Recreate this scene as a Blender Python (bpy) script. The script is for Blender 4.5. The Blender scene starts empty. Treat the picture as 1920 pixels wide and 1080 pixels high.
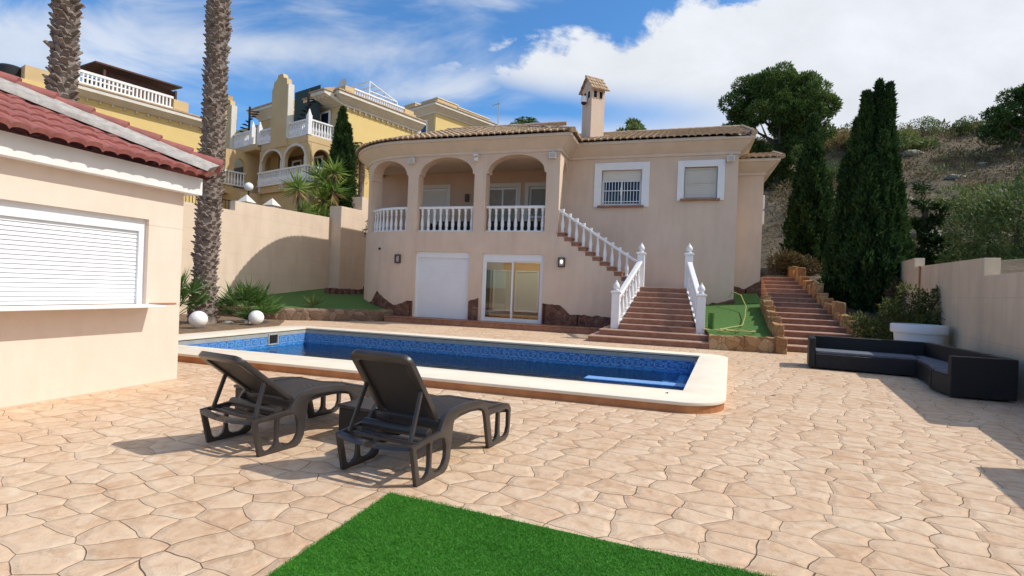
import bpy, bmesh, math, random
import numpy as np
from mathutils import Vector, Matrix, noise as mnoise
R = math.radians
random.seed(7); RNG = np.random.default_rng(11)
S = bpy.context.scene
COL = S.collection

# ------------------------------------------------------------------ camera
YAW, ROLL, EYE, FPX = 17.74, 2.2, 1.45, 1000.0
cam_d = bpy.data.cameras.new('camera'); cam = bpy.data.objects.new('camera', cam_d); COL.objects.link(cam)
a, th = R(YAW), R(ROLL)
fw = Vector((-math.sin(a), math.cos(a), 0)); rt = Vector((math.cos(a), math.sin(a), 0)); up = Vector((0, 0, 1))
xr = rt*math.cos(th)+up*math.sin(th); yu = up*math.cos(th)-rt*math.sin(th)
M = Matrix((xr, yu, -fw)).transposed().to_4x4(); M.translation = (0, 0, EYE)
cam.matrix_world = M
cam_d.sensor_width = 36; cam_d.lens = FPX/1920*36; cam_d.clip_end = 2000; cam_d.clip_start = .05
S.camera = cam
S.render.resolution_x, S.render.resolution_y = 1024, 576

# ------------------------------------------------------------------ light
SUN_EL, SUN_AZ = 47.3, 14.5           # azimuth counted from +X towards +Y
sd = bpy.data.lights.new('sun', 'SUN'); sd.energy = 3.9; sd.angle = R(.53); sd.color = (1, .95, .87)
so = bpy.data.objects.new('sun', sd); COL.objects.link(so)
tosun = Vector((math.cos(R(SUN_EL))*math.cos(R(SUN_AZ)), math.cos(R(SUN_EL))*math.sin(R(SUN_AZ)), math.sin(R(SUN_EL))))
so.rotation_euler = tosun.to_track_quat('Z', 'Y').to_euler()
S.view_settings.view_transform = 'Standard'; S.view_settings.look = 'None'
S.view_settings.exposure = 0.0; S.view_settings.gamma = 1

class N:
    """tiny node-expression helper"""
    def __init__(s, nt, sock): s.nt, s.s = nt, sock
    def _m(s, op, *o):
        n = s.nt.nodes.new('ShaderNodeMath'); n.operation = op
        for i, v in enumerate((s,)+o):
            if isinstance(v, N): s.nt.links.new(v.s, n.inputs[i])
            else: n.inputs[i].default_value = v
        return N(s.nt, n.outputs[0])
    def __add__(s, o): return s._m('ADD', o)
    def __sub__(s, o): return s._m('SUBTRACT', o)
    def __mul__(s, o): return s._m('MULTIPLY', o)
    def __truediv__(s, o): return s._m('DIVIDE', o)
    def mx(s, o): return s._m('MAXIMUM', o)
    def mn(s, o): return s._m('MINIMUM', o)
    def ab(s): return s._m('ABSOLUTE')
    def lt(s, o): return s._m('LESS_THAN', o)
    def fract(s): return s._m('FRACT')
    def exp(s): return (s*1.4427)._pow2()
    def _pow2(s):
        n = s.nt.nodes.new('ShaderNodeMath'); n.operation = 'POWER'; n.inputs[0].default_value = 2
        s.nt.links.new(s.s, n.inputs[1]); return N(s.nt, n.outputs[0])
    def smooth(s, lo, hi):
        n = s.nt.nodes.new('ShaderNodeMapRange'); n.interpolation_type = 'SMOOTHSTEP'
        n.inputs['From Min'].default_value = lo; n.inputs['From Max'].default_value = hi
        s.nt.links.new(s.s, n.inputs['Value']); return N(s.nt, n.outputs['Result'])

def gauss(x, y, cx, cy, sx, sy):
    dx = (x-cx)/sx; dy = (y-cy)/sy
    return ((dx*dx+dy*dy)*-1.0).exp()

def build_world():
    w = bpy.data.worlds.new('World'); S.world = w; w.use_nodes = True
    nt = w.node_tree; nt.nodes.clear(); L = nt.links.new
    out = nt.nodes.new('ShaderNodeOutputWorld'); bg = nt.nodes.new('ShaderNodeBackground')
    bg.inputs['Strength'].default_value = SKY
    sky = nt.nodes.new('ShaderNodeTexSky'); sky.sky_type = 'NISHITA'; sky.sun_disc = False
    sky.sun_elevation = R(SUN_EL); sky.sun_rotation = R(90-SUN_AZ)
    sky.air_density = 1.0; sky.dust_density = .4; sky.ozone_density = 2.5; sky.altitude = 50
    tc = nt.nodes.new('ShaderNodeTexCoord')
    sep = nt.nodes.new('ShaderNodeSeparateXYZ'); L(tc.outputs['Generated'], sep.inputs[0])
    X, Y, Z = (N(nt, sep.outputs[i]) for i in range(3))
    # compass coordinates of the sky: p to the right of north-west, e above the skyline
    f = (X*fw.x+Y*fw.y).mx(.12)
    p = (X*rt.x+Y*rt.y)/f; e = Z/f
    def noise(sx, sy, scale, det, rough, ox=0., dist=0.):
        c = nt.nodes.new('ShaderNodeCombineXYZ')
        L((p*sx+ox).s, c.inputs[0]); L((e*sy).s, c.inputs[1]); L(Z.s, c.inputs[2])
        n = nt.nodes.new('ShaderNodeTexNoise'); n.inputs['Scale'].default_value = scale
        n.inputs['Detail'].default_value = det; n.inputs['Roughness'].default_value = rough
        n.inputs['Distortion'].default_value = dist
        L(c.outputs[0], n.inputs['Vector']); return N(nt, n.outputs['Fac'])
    n1 = noise(1, 1.35, 4.4, 10, .60, 3.1, .2)          # billows
    n2 = noise(1, 2.6, 2.6, 8, .6, 9.7, .6)           # streaks
    n3 = noise(1, 1, 1.2, 4, .5, 5.5)
    # bank of cloud rising to the right
    line = p*.30+.455+(n1-.5)*.34+(n3-.5)*.08
    bank = ((line-e)).smooth(-.004, .034)*p.smooth(-.30, .02)
    gap = gauss(p, e, .08, .335, .26, .038)+gauss(p, e, -.10, .36, .10, .035)
    bank = bank*((gap*1.0+(n2-.5)*.9*gap)*-1.0+1.0).mx(0).mn(1)
    right = p.smooth(.36, .62)
    streak = (n2-.5)*1.7+gauss(p, e, -.95, .43, .40, .085)*.72+gauss(p, e, -.36, .43, .30, .05)*.50+gauss(p, e, -.18, .37, .18, .04)*.35+gauss(p, e, -.02, .545, .16, .03)*.55+gauss(p, e, -.75, .55, .3, .03)*.3
    streak = streak.smooth(.10, .78)*.74
    behind = (n2-.47)._m('MULTIPLY', 2.2).smooth(.0, .6)*(Z.smooth(.55, .8))
    m = bank.mx(right).mx(streak).mx(behind*.8).mn(.97)
    shade = (n1*.42+n3*.30+.60+(e-.3)*.12).mn(1.06)
    ccol = nt.nodes.new('ShaderNodeMixRGB'); ccol.inputs['Fac'].default_value = 1; ccol.blend_type = 'MULTIPLY'
    ccol.inputs['Color1'].default_value = (CLOUD*.93, CLOUD*.965, CLOUD*1.02, 1)
    cs = nt.nodes.new('ShaderNodeCombineXYZ')
    for i in range(3): L(shade.s, cs.inputs[i])
    L(cs.outputs[0], ccol.inputs['Color2'])
    tint = nt.nodes.new('ShaderNodeMixRGB'); tint.blend_type = 'MULTIPLY'; tint.inputs['Fac'].default_value = 1
    tint.inputs['Color2'].default_value = SKYTINT
    L(sky.outputs[0], tint.inputs['Color1'])
    mix = nt.nodes.new('ShaderNodeMixRGB')
    L(m.s, mix.inputs['Fac']); L(tint.outputs[0], mix.inputs['Color1']); L(ccol.outputs[0], mix.inputs['Color2'])
    L(mix.outputs[0], bg.inputs['Color']); L(bg.outputs[0], out.inputs['Surface'])
SKY, CLOUD, SKYTINT = .15, 6.2, (.54, .93, 1.21, 1)
build_world()

# ------------------------------------------------------------------ mesh helpers
ORI = {}
def tag(o, label, cat, group=None):
    o['label'] = label; o['category'] = cat
    if group: o['group'] = group
    return o
def thing(name, loc, label, cat, rz=0, group=None):
    o = bpy.data.objects.new(name, None); COL.objects.link(o); o.empty_display_size = .2
    o.location = loc; o.rotation_euler = (0, 0, rz); ORI[o.name] = tuple(loc)
    return tag(o, label, cat, group)
def dup(o, loc, rz, label, parent=None):
    c = o.copy(); COL.objects.link(c)
    if parent is None:
        c.location = loc; c.rotation_euler = (0, 0, rz); c['label'] = label
    else: c.parent = parent
    for ch in list(o.children): dup(ch, None, None, None, c)
    return c

class MB:
    def __init__(s): s.v, s.f = [], []
    def add(s, vs, fs, xf=None):
        b = len(s.v)
        s.v.extend([tuple(xf @ Vector(v)) if xf is not None else tuple(v) for v in vs]); s.f.extend([tuple(i+b for i in f) for f in fs]); return s
    def box(s, x0, x1, y0, y1, z0, z1, xf=None):
        return s.add([(x0,y0,z0),(x1,y0,z0),(x1,y1,z0),(x0,y1,z0),(x0,y0,z1),(x1,y0,z1),(x1,y1,z1),(x0,y1,z1)],
                     [(0,3,2,1),(4,5,6,7),(0,1,5,4),(1,2,6,5),(2,3,7,6),(3,0,4,7)], xf)
    def hexa(s, p): return s.add(p, [(0,3,2,1),(4,5,6,7),(0,1,5,4),(1,2,6,5),(2,3,7,6),(3,0,4,7)])
    def quad(s, *p): return s.add(p, [tuple(range(len(p)))])
    def prism(s, poly, z0, z1, xf=None):
        n = len(poly)
        return s.add([(x,y,z0) for x,y in poly]+[(x,y,z1) for x,y in poly],
              [tuple(range(n))[::-1], tuple(range(n,2*n))]+[(i,(i+1)%n,n+(i+1)%n,n+i) for i in range(n)], xf)
    def lathe(s, prof, c=(0,0,0), seg=16, xf=None):
        vs, fs = [], []; n = len(prof)
        for i in range(seg):
            t = 2*math.pi*i/seg
            for r, z in prof: vs.append((c[0]+r*math.cos(t), c[1]+r*math.sin(t), c[2]+z))
        for i in range(seg):
            j = (i+1) % seg
            for k in range(n-1): fs.append((i*n+k, j*n+k, j*n+k+1, i*n+k+1))
        fs.append(tuple(i*n for i in range(seg))[::-1]); fs.append(tuple(i*n+n-1 for i in range(seg)))
        return s.add(vs, fs, xf)
    def tube(s, pts, r, seg=8):
        pts = [Vector(p) for p in pts]; n = len(pts); rr = r if hasattr(r, '__len__') else [r]*n
        vs, fs = [], []; prev = None
        for i, p in enumerate(pts):
            d = (pts[min(i+1,n-1)]-pts[max(i-1,0)]).normalized()
            if prev is None: u = d.orthogonal().normalized()
            else: u = (prev-d*prev.dot(d)).normalized()
            prev = u; w = d.cross(u)
            for k in range(seg):
                t = 2*math.pi*k/seg; vs.append(p+(u*math.cos(t)+w*math.sin(t))*rr[i])
        for i in range(n-1):
            for k in range(seg):
                k2 = (k+1) % seg; fs.append((i*seg+k, i*seg+k2, (i+1)*seg+k2, (i+1)*seg+k))
        fs.append(tuple(range(seg))[::-1]); fs.append(tuple((n-1)*seg+k for k in range(seg)))
        return s.add(vs, fs)
    def beam(s, p, q, w, h):
        """box of width w (level) and height h from p to q"""
        p, q = Vector(p), Vector(q); d = (q-p).normalized()
        l = Vector((-d.y, d.x, 0)); l = l.normalized() if l.length > 1e-6 else Vector((1,0,0))
        t = d.cross(l)*-1
        if t.length < 1e-6: t = Vector((0,1,0))
        if t.z < 0: t = -t
        A = [e+l*w/2*sx+t*h/2*sy for e in (p,q) for sx, sy in ((-1,-1),(1,-1),(1,1),(-1,1))]
        return s.hexa([A[0],A[1],A[5],A[4],A[3],A[2],A[6],A[7]])
    def sweep(s, path, prof, closed=False):
        """profile (out, z) swept along plan path; out is to the left of travel"""
        P = [Vector((x,y)) for x,y in path]; n = len(P); vs, fs = [], []; m = len(prof)
        for i in range(n):
            if closed: a, b = P[i-1], P[(i+1) % n]
            else: a, b = P[max(i-1,0)], P[min(i+1,n-1)]
            d1 = (P[i]-a).normalized() if (P[i]-a).length > 1e-9 else (b-P[i]).normalized()
            d2 = (b-P[i]).normalized() if (b-P[i]).length > 1e-9 else d1
            n1 = Vector((-d1.y,d1.x)); n2 = Vector((-d2.y,d2.x)); nn = (n1+n2).normalized(); k = 1/max(.3, nn.dot(n1))
            for o, z in prof: q = P[i]+nn*k*o; vs.append((q.x,q.y,z))
        for i in range(n if closed else n-1):
            j = (i+1) % n
            for k in range(m):
                k2 = (k+1) % m; fs.append((i*m+k, j*m+k, j*m+k2, i*m+k2))
        if not closed: fs.append(tuple(range(m))); fs.append(tuple((n-1)*m+k for k in range(m))[::-1])
        return s.add(vs, fs)
    def plate(s, outer, holes=(), t=.1, xf=None, bevel=0):
        cu = bpy.data.curves.new('t', 'CURVE'); cu.dimensions = '2D'; cu.fill_mode = 'BOTH'; cu.extrude = t/2; cu.bevel_depth = bevel; cu.bevel_resolution = 1
        for poly in [outer]+list(holes):
            sp = cu.splines.new('POLY'); sp.points.add(len(poly)-1)
            for i, (x, y) in enumerate(poly): sp.points[i].co = (x, y, 0, 1)
            sp.use_cyclic_u = True
        o = bpy.data.objects.new('t', cu); me = bpy.data.meshes.new_from_object(o)
        s.add([v.co.copy() for v in me.vertices], [tuple(p.vertices) for p in me.polygons], xf)
        bpy.data.objects.remove(o); bpy.data.curves.remove(cu); bpy.data.meshes.remove(me); return s
    def build(s, name, mat, parent=None, smooth=None, bevel=0, merge=True, world=True, label=None, recalc=True):
        me = bpy.data.meshes.new(name)
        vs = s.v
        o = ORI.get(parent.name) if parent is not None and world else None
        q = parent
        while parent is not None and world and o is None and q is not None: q = q.parent; o = ORI.get(q.name) if q else None
        if o: vs = [(x-o[0], y-o[1], z-o[2]) for x, y, z in vs]
        me.from_pydata(vs, [], s.f); me.validate()
        if recalc:
            bm = bmesh.new(); bm.from_mesh(me)
            if merge: bmesh.ops.remove_doubles(bm, verts=bm.verts, dist=1e-5)
            bmesh.ops.recalc_face_normals(bm, faces=bm.faces); bm.to_mesh(me); bm.free()
        if smooth is not None:
            for p in me.polygons: p.use_smooth = True
            me.set_sharp_from_angle(angle=R(smooth))
        me.materials.append(mat)
        ob = bpy.data.objects.new(name, me); COL.objects.link(ob)
        if parent is not None: ob.parent = parent
        if bevel:
            b = ob.modifiers.new('bevel', 'BEVEL'); b.width = bevel; b.segments = 2; b.limit_method = 'ANGLE'; b.angle_limit = R(40)
        if label: ob['label'] = label
        return ob
def XZ(y, flip=False):   # plate (u,v,w) -> world (u, y+w, v)
    return Matrix(((1,0,0,0),(0,0,1,y),(0,1,0,0),(0,0,0,1)))
def YZ(x): return Matrix(((0,0,1,x),(1,0,0,0),(0,1,0,0),(0,0,0,1)))
def rect(x0, x1, y0, y1): return [(x0,y0),(x1,y0),(x1,y1),(x0,y1)]
def rrect(x0, x1, y0, y1, r, n=5):
    P = []
    for cx, cy, a0 in ((x1-r,y0+r,-90),(x1-r,y1-r,0),(x0+r,y1-r,90),(x0+r,y0+r,180)):
        for k in range(n+1): t = R(a0+90*k/n); P.append((cx+r*math.cos(t), cy+r*math.sin(t)))
    return P
def archpoly(x0, x1, z0, zs, rise, n=14):
    c, h = (x0+x1)/2, (x1-x0)/2
    return [(x0,z0),(x1,z0)]+[(c+h*math.cos(math.pi*k/n), zs+rise*math.sin(math.pi*k/n)) for k in range(n+1)]

def npmesh(name, V, k, mat, parent=None, world=True):
    """V: (n*k,3) array, consecutive k verts make one face"""
    n = len(V)//k; V = V.astype(np.float32)
    if parent is not None and world:
        q = parent
        while q is not None and q.name not in ORI: q = q.parent
        if q is not None: V = V-np.array(ORI[q.name], dtype=np.float32)
    me = bpy.data.meshes.new(name)
    me.vertices.add(len(V)); me.vertices.foreach_set('co', V.ravel())
    me.loops.add(n*k); me.loops.foreach_set('vertex_index', np.arange(n*k, dtype=np.int32))
    me.polygons.add(n); me.polygons.foreach_set('loop_start', np.arange(0, n*k, k, dtype=np.int32))
    me.update(calc_edges=True); me.validate()
    me.materials.append(mat)
    ob = bpy.data.objects.new(name, me); COL.objects.link(ob)
    if parent is not None: ob.parent = parent
    return ob
def unit(a): return a/np.maximum(np.linalg.norm(a, axis=-1, keepdims=True), 1e-9)
def leaves(P, D, ln, wd, jit=.6, rng=RNG):
    """pointed quads at points P along directions D"""
    n = len(P); D = unit(D+rng.normal(0, jit, (n,3))); s = unit(np.cross(D, rng.normal(0,1,(n,3))))
    l = ln*rng.uniform(.6,1.3,(n,1)); w = wd*rng.uniform(.6,1.3,(n,1))
    V = np.stack([P, P+D*l*.5+s*w*.5, P+D*l, P+D*l*.5-s*w*.5], 1)
    return V.reshape(-1,3)
def blob(c, r, n, rng=RNG, shell=.45):
    d = unit(rng.normal(0,1,(n,3))); q = rng.uniform(shell,1,(n,1))**.6
    return np.array(c)+d*q*np.array(r), d

# ------------------------------------------------------------------ materials
def new_mat(name):
    m = bpy.data.materials.new(name); m.use_nodes = True; nt = m.node_tree
    return m, nt, nt.nodes['Principled BSDF'], nt.links.new
def tex(nt, kind, scale=None, **kw):
    n = nt.nodes.new('ShaderNodeTex'+kind)
    if scale is not None: n.inputs['Scale'].default_value = scale
    for k, v in kw.items():
        if k in n.inputs: n.inputs[k].default_value = v
        else: setattr(n, k, v)
    return n
def ramp(nt, stops):
    n = nt.nodes.new('ShaderNodeValToRGB'); e = n.color_ramp.elements
    while len(e) < len(stops): e.new(.5)
    for i, (p, c) in enumerate(stops): e[i].position = p; e[i].color = (*c, 1) if len(c) == 3 else c
    return n
def pmat(name, c1, c2=None, scale=3., rough=.8, bump=.0, bscale=40., detail=6, groove=0., spec=.3, stain=None, metal=0., bdist=.01, lo=.35, hi=.65):
    m, nt, b, L = new_mat(name)
    tc = nt.nodes.new('ShaderNodeTexCoord'); co = tc.outputs['Object']
    b.inputs['Roughness'].default_value = rough; b.inputs['Specular IOR Level'].default_value = spec; b.inputs['Metallic'].default_value = metal
    n = tex(nt, 'Noise', scale, Detail=detail, Roughness=.6); L(co, n.inputs['Vector'])
    r = ramp(nt, [(lo, c1), (hi, c2 or c1)]); L(n.outputs['Fac'], r.inputs[0]); col = r.outputs[0]
    if stain:
        mp = nt.nodes.new('ShaderNodeMapping'); mp.inputs['Scale'].default_value = (2.2, 2.2, .35); L(co, mp.inputs[0])
        n2 = tex(nt, 'Noise', 1.3, Detail=8, Roughness=.65); L(mp.outputs[0], n2.inputs['Vector'])
        r2 = ramp(nt, [(.47, (0,0,0)), (.74, (1,1,1))]); L(n2.outputs['Fac'], r2.inputs[0])
        k = N(nt, r2.outputs[0])*stain[1]
        mx = nt.nodes.new('ShaderNodeMixRGB'); L(k.s, mx.inputs[0]); L(col, mx.inputs[1]); mx.inputs[2].default_value = (*stain[0], 1); col = mx.outputs[0]
    if groove:
        sp = nt.nodes.new('ShaderNodeSeparateXYZ'); L(co, sp.inputs[0])
        g = (N(nt, sp.outputs[2])*(1/groove)).fract().lt(.014)*.28
        mx = nt.nodes.new('ShaderNodeMixRGB'); L(g.s, mx.inputs[0]); L(col, mx.inputs[1]); mx.inputs[2].default_value = (.25,.19,.14,1); col = mx.outputs[0]
    L(col, b.inputs['Base Color'])
    if bump:
        nb = tex(nt, 'Noise', bscale, Detail=5, Roughness=.65); L(co, nb.inputs['Vector'])
        bp = nt.nodes.new('ShaderNodeBump'); bp.inputs['Strength'].default_value = bump; bp.inputs['Distance'].default_value = bdist
        L(nb.outputs['Fac'], bp.inputs['Height']); L(bp.outputs[0], b.inputs['Normal'])
    return m
def leafmat(name, cols, rough=.6, trans=.32, nscale=1.2):
    m, nt, b, L = new_mat(name)
    g = nt.nodes.new('ShaderNodeNewGeometry'); tc = nt.nodes.new('ShaderNodeTexCoord')
    n = tex(nt, 'Noise', nscale, Detail=3); L(tc.outputs['Object'], n.inputs['Vector'])
    f = (N(nt, g.outputs['Random Per Island'])*.55+N(nt, n.outputs['Fac'])*.9-.22)
    k = len(cols); r = ramp(nt, [(i/(k-1), c) for i, c in enumerate(cols)]); L(f.s, r.inputs[0])
    L(r.outputs[0], b.inputs['Base Color']); b.inputs['Roughness'].default_value = rough; b.inputs['Specular IOR Level'].default_value = .25
    t = nt.nodes.new('ShaderNodeBsdfTranslucent'); L(r.outputs[0], t.inputs[0])
    mx = nt.nodes.new('ShaderNodeMixShader'); mx.inputs[0].default_value = trans
    L(b.outputs[0], mx.inputs[1]); L(t.outputs[0], mx.inputs[2]); L(mx.outputs[0], nt.nodes['Material Output'].inputs[0])
    return m
def stonemat(name, cols, scale, joint=(.12,.09,.07), jw=.05, rough=.85, bump=.8, dist=.02):
    m, nt, b, L = new_mat(name); tc = nt.nodes.new('ShaderNodeTexCoord'); co = tc.outputs['Object']
    nz = tex(nt, 'Noise', scale*.9, Detail=4); L(co, nz.inputs['Vector'])
    ad = nt.nodes.new('ShaderNodeVectorMath'); ad.operation = 'MULTIPLY_ADD'; L(nz.outputs['Color'], ad.inputs[0]); ad.inputs[1].default_value = (.25/scale*2,)*3; L(co, ad.inputs[2])
    v = tex(nt, 'Voronoi', scale); L(ad.outputs[0], v.inputs['Vector'])
    e = tex(nt, 'Voronoi', scale, feature='DISTANCE_TO_EDGE'); L(ad.outputs[0], e.inputs['Vector'])
    k = len(cols); r = ramp(nt, [(i/(k-1), c) for i, c in enumerate(cols)])
    sp = nt.nodes.new('ShaderNodeSeparateXYZ'); L(v.outputs['Color'], sp.inputs[0])
    n2 = tex(nt, 'Noise', scale*6, Detail=8, Roughness=.7); L(co, n2.inputs['Vector'])
    f = N(nt, sp.outputs[0])*.7+N(nt, n2.outputs['Fac'])*.8-.25; L(f.s, r.inputs[0])
    j = N(nt, e.outputs['Distance']).smooth(0, jw)
    mx = nt.nodes.new('ShaderNodeMixRGB'); L(j.s, mx.inputs[0]); mx.inputs[1].default_value = (*joint,1); L(r.outputs[0], mx.inputs[2]); L(mx.outputs[0], b.inputs['Base Color'])
    b.inputs['Roughness'].default_value = rough; b.inputs['Specular IOR Level'].default_value = .2
    h = N(nt, e.outputs['Distance']).smooth(0, .25)+N(nt, n2.outputs['Fac'])*.6
    bp = nt.nodes.new('ShaderNodeBump'); bp.inputs['Strength'].default_value = bump; bp.inputs['Distance'].default_value = dist
    L(h.s, bp.inputs['Height']); L(bp.outputs[0], b.inputs['Normal'])
    return m

def patio_mat():
    m, nt, b, L = new_mat('stamped_concrete'); tc = nt.nodes.new('ShaderNodeTexCoord'); co = tc.outputs['Object']
    mp = nt.nodes.new('ShaderNodeMapping'); mp.inputs['Scale'].default_value = (1, 1.28, 0); mp.inputs['Rotation'].default_value = (0,0,R(12)); L(co, mp.inputs[0])
    nz = tex(nt, 'Noise', 2.2, Detail=2); L(mp.outputs[0], nz.inputs['Vector'])
    ad = nt.nodes.new('ShaderNodeVectorMath'); ad.operation = 'MULTIPLY_ADD'; L(nz.outputs['Color'], ad.inputs[0]); ad.inputs[1].default_value = (.16,.16,0); L(mp.outputs[0], ad.inputs[2])
    SC = 3.45
    v = tex(nt, 'Voronoi', SC, voronoi_dimensions='2D', Randomness=.60); L(ad.outputs[0], v.inputs['Vector'])
    e = tex(nt, 'Voronoi', SC, voronoi_dimensions='2D', feature='DISTANCE_TO_EDGE', Randomness=.60); L(ad.outputs[0], e.inputs['Vector'])
    sp = nt.nodes.new('ShaderNodeSeparateXYZ'); L(v.outputs['Color'], sp.inputs[0])
    big = tex(nt, 'Noise', .55, Detail=4); L(co, big.inputs['Vector'])
    fine = tex(nt, 'Noise', 7, Detail=10, Roughness=.68, Distortion=.6); L(co, fine.inputs['Vector'])
    f = N(nt, sp.outputs[0])*.24+N(nt, big.outputs['Fac'])*.6+N(nt, fine.outputs['Fac'])*1.25-.58
    r = ramp(nt, [(.0, (.48,.30,.185)), (.25, (.585,.395,.255)), (.5, (.65,.47,.32)), (.75, (.69,.53,.38)), (1, (.70,.57,.44))]); L(f.s, r.inputs[0])
    # rubbed-in darker release powder in scattered patches
    pt = tex(nt, 'Noise', 4.6, Detail=10, Roughness=.74, Distortion=1.6); L(co, pt.inputs['Vector'])
    pk = N(nt, pt.outputs['Fac']).smooth(.47, .64)*.5
    mx0 = nt.nodes.new('ShaderNodeMixRGB'); L(pk.s, mx0.inputs[0]); L(r.outputs[0], mx0.inputs[1]); mx0.inputs[2].default_value = (.41,.235,.125,1)
    cn = tex(nt, 'Noise', 2.3, Detail=9, Roughness=.7, Distortion=1.0); cm = nt.nodes.new('ShaderNodeMapping'); cm.inputs['Location'].default_value = (7,3,1); L(co, cm.inputs[0]); L(cm.outputs[0], cn.inputs['Vector'])
    ck = N(nt, cn.outputs['Fac']).smooth(.52, .70)*.55
    mxc = nt.nodes.new('ShaderNodeMixRGB'); L(ck.s, mxc.inputs[0]); L(mx0.outputs[0], mxc.inputs[1]); mxc.inputs[2].default_value = (.73,.62,.47,1); mx0 = mxc
    jn = tex(nt, 'Noise', 1.7, Detail=3); L(co, jn.inputs['Vector'])
    jw = N(nt, jn.outputs['Fac']).smooth(.35, .75)*.013+.0095
    d = N(nt, e.outputs['Distance']); j = (d/jw).mn(1)
    js = j.smooth(.2, 1.0)*.85+.15
    mx = nt.nodes.new('ShaderNodeMixRGB'); L(js.s, mx.inputs[0]); mx.inputs[1].default_value = (.27,.15,.085,1); L(mx0.outputs[0], mx.inputs[2]); L(mx.outputs[0], b.inputs['Base Color'])
    b.inputs['Roughness'].default_value = .62; b.inputs['Specular IOR Level'].default_value = .25
    h = j.smooth(0,1)*1.0+d.smooth(0,.18)*.5+N(nt, fine.outputs['Fac'])*.55+N(nt, pt.outputs['Fac'])*.5
    bp = nt.nodes.new('ShaderNodeBump'); bp.inputs['Strength'].default_value = .9; bp.inputs['Distance'].default_value = .018
    L(h.s, bp.inputs['Height']); L(bp.outputs[0], b.inputs['Normal'])
    return m

def mosaic_mat():
    m, nt, b, L = new_mat('pool_mosaic'); tc = nt.nodes.new('ShaderNodeTexCoord'); co = tc.outputs['Object']
    v = tex(nt, 'Voronoi', 18., Randomness=0.0, distance='CHEBYCHEV'); L(co, v.inputs['Vector'])
    sp = nt.nodes.new('ShaderNodeSeparateXYZ'); L(v.outputs['Color'], sp.inputs[0])
    r = ramp(nt, [(0,(.035,.17,.48)),(.45,(.045,.21,.54)),(.8,(.06,.245,.60)),(1,(.09,.30,.66))]); L(sp.outputs[0], r.inputs[0])
    g = N(nt, v.outputs['Distance']).smooth(.46,.5)*.18
    mx = nt.nodes.new('ShaderNodeMixRGB'); L(g.s, mx.inputs[0]); L(r.outputs[0], mx.inputs[1]); mx.inputs[2].default_value = (.25,.38,.6,1); L(mx.outputs[0], b.inputs['Base Color'])
    b.inputs['Roughness'].default_value = .2
    return m
def water_mat():
    m, nt, b, L = new_mat('pool_water'); nt.nodes.remove(b)
    tc = nt.nodes.new('ShaderNodeTexCoord')
    n = tex(nt, 'Noise', 3.4, Detail=4, Roughness=.55, Distortion=.5); L(tc.outputs['Object'], n.inputs['Vector'])
    bp = nt.nodes.new('ShaderNodeBump'); bp.inputs['Strength'].default_value = .25; bp.inputs['Distance'].default_value = .06; L(n.outputs['Fac'], bp.inputs['Height'])
    t = nt.nodes.new('ShaderNodeBsdfTransparent'); t.inputs[0].default_value = (.66,.90,.95,1)
    g = nt.nodes.new('ShaderNodeBsdfGlossy'); g.inputs['Roughness'].default_value = .04; L(bp.outputs[0], g.inputs['Normal'])
    fr = nt.nodes.new('ShaderNodeFresnel'); fr.inputs['IOR'].default_value = 1.33; L(bp.outputs[0], fr.inputs['Normal'])
    mx = nt.nodes.new('ShaderNodeMixShader'); L(fr.outputs[0], mx.inputs[0]); L(t.outputs[0], mx.inputs[1]); L(g.outputs[0], mx.inputs[2])
    L(mx.outputs[0], nt.nodes['Material Output'].inputs[0]); return m
def glass_mat(name, tint=(.8,.85,.85), refl=.12):
    m, nt, b, L = new_mat(name); nt.nodes.remove(b)
    t = nt.nodes.new('ShaderNodeBsdfTransparent'); t.inputs[0].default_value = (*tint,1)
    g = nt.nodes.new('ShaderNodeBsdfGlossy'); g.inputs['Roughness'].default_value = .01
    mx = nt.nodes.new('ShaderNodeMixShader'); mx.inputs[0].default_value = refl
    L(t.outputs[0], mx.inputs[1]); L(g.outputs[0], mx.inputs[2]); L(mx.outputs[0], nt.nodes['Material Output'].inputs[0]); return m
def emit_mat(name, c, s):
    m, nt, b, L = new_mat(name); b.inputs['Emission Color'].default_value = (*c,1); b.inputs['Emission Strength'].default_value = s; b.inputs['Base Color'].default_value = (*c,1); return m
def rattan_mat(name, c1, c2, sc=60):
    m, nt, b, L = new_mat(name); tc = nt.nodes.new('ShaderNodeTexCoord'); co = tc.outputs['Object']
    w1 = tex(nt, 'Wave', sc, bands_direction='Z', Distortion=.5); w2 = tex(nt, 'Wave', sc*.5, bands_direction='DIAGONAL', Distortion=.4)
    for w in (w1, w2): L(co, w.inputs['Vector'])
    f = N(nt, w1.outputs['Fac'])*N(nt, w2.outputs['Fac'])
    r = ramp(nt, [(0,c1),(1,c2)]); L(f.s, r.inputs[0]); L(r.outputs[0], b.inputs['Base Color']); b.inputs['Roughness'].default_value = .45
    bp = nt.nodes.new('ShaderNodeBump'); bp.inputs['Strength'].default_value = .6; bp.inputs['Distance'].default_value = .006; L(f.s, bp.inputs['Height']); L(bp.outputs[0], b.inputs['Normal'])
    return m

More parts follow.
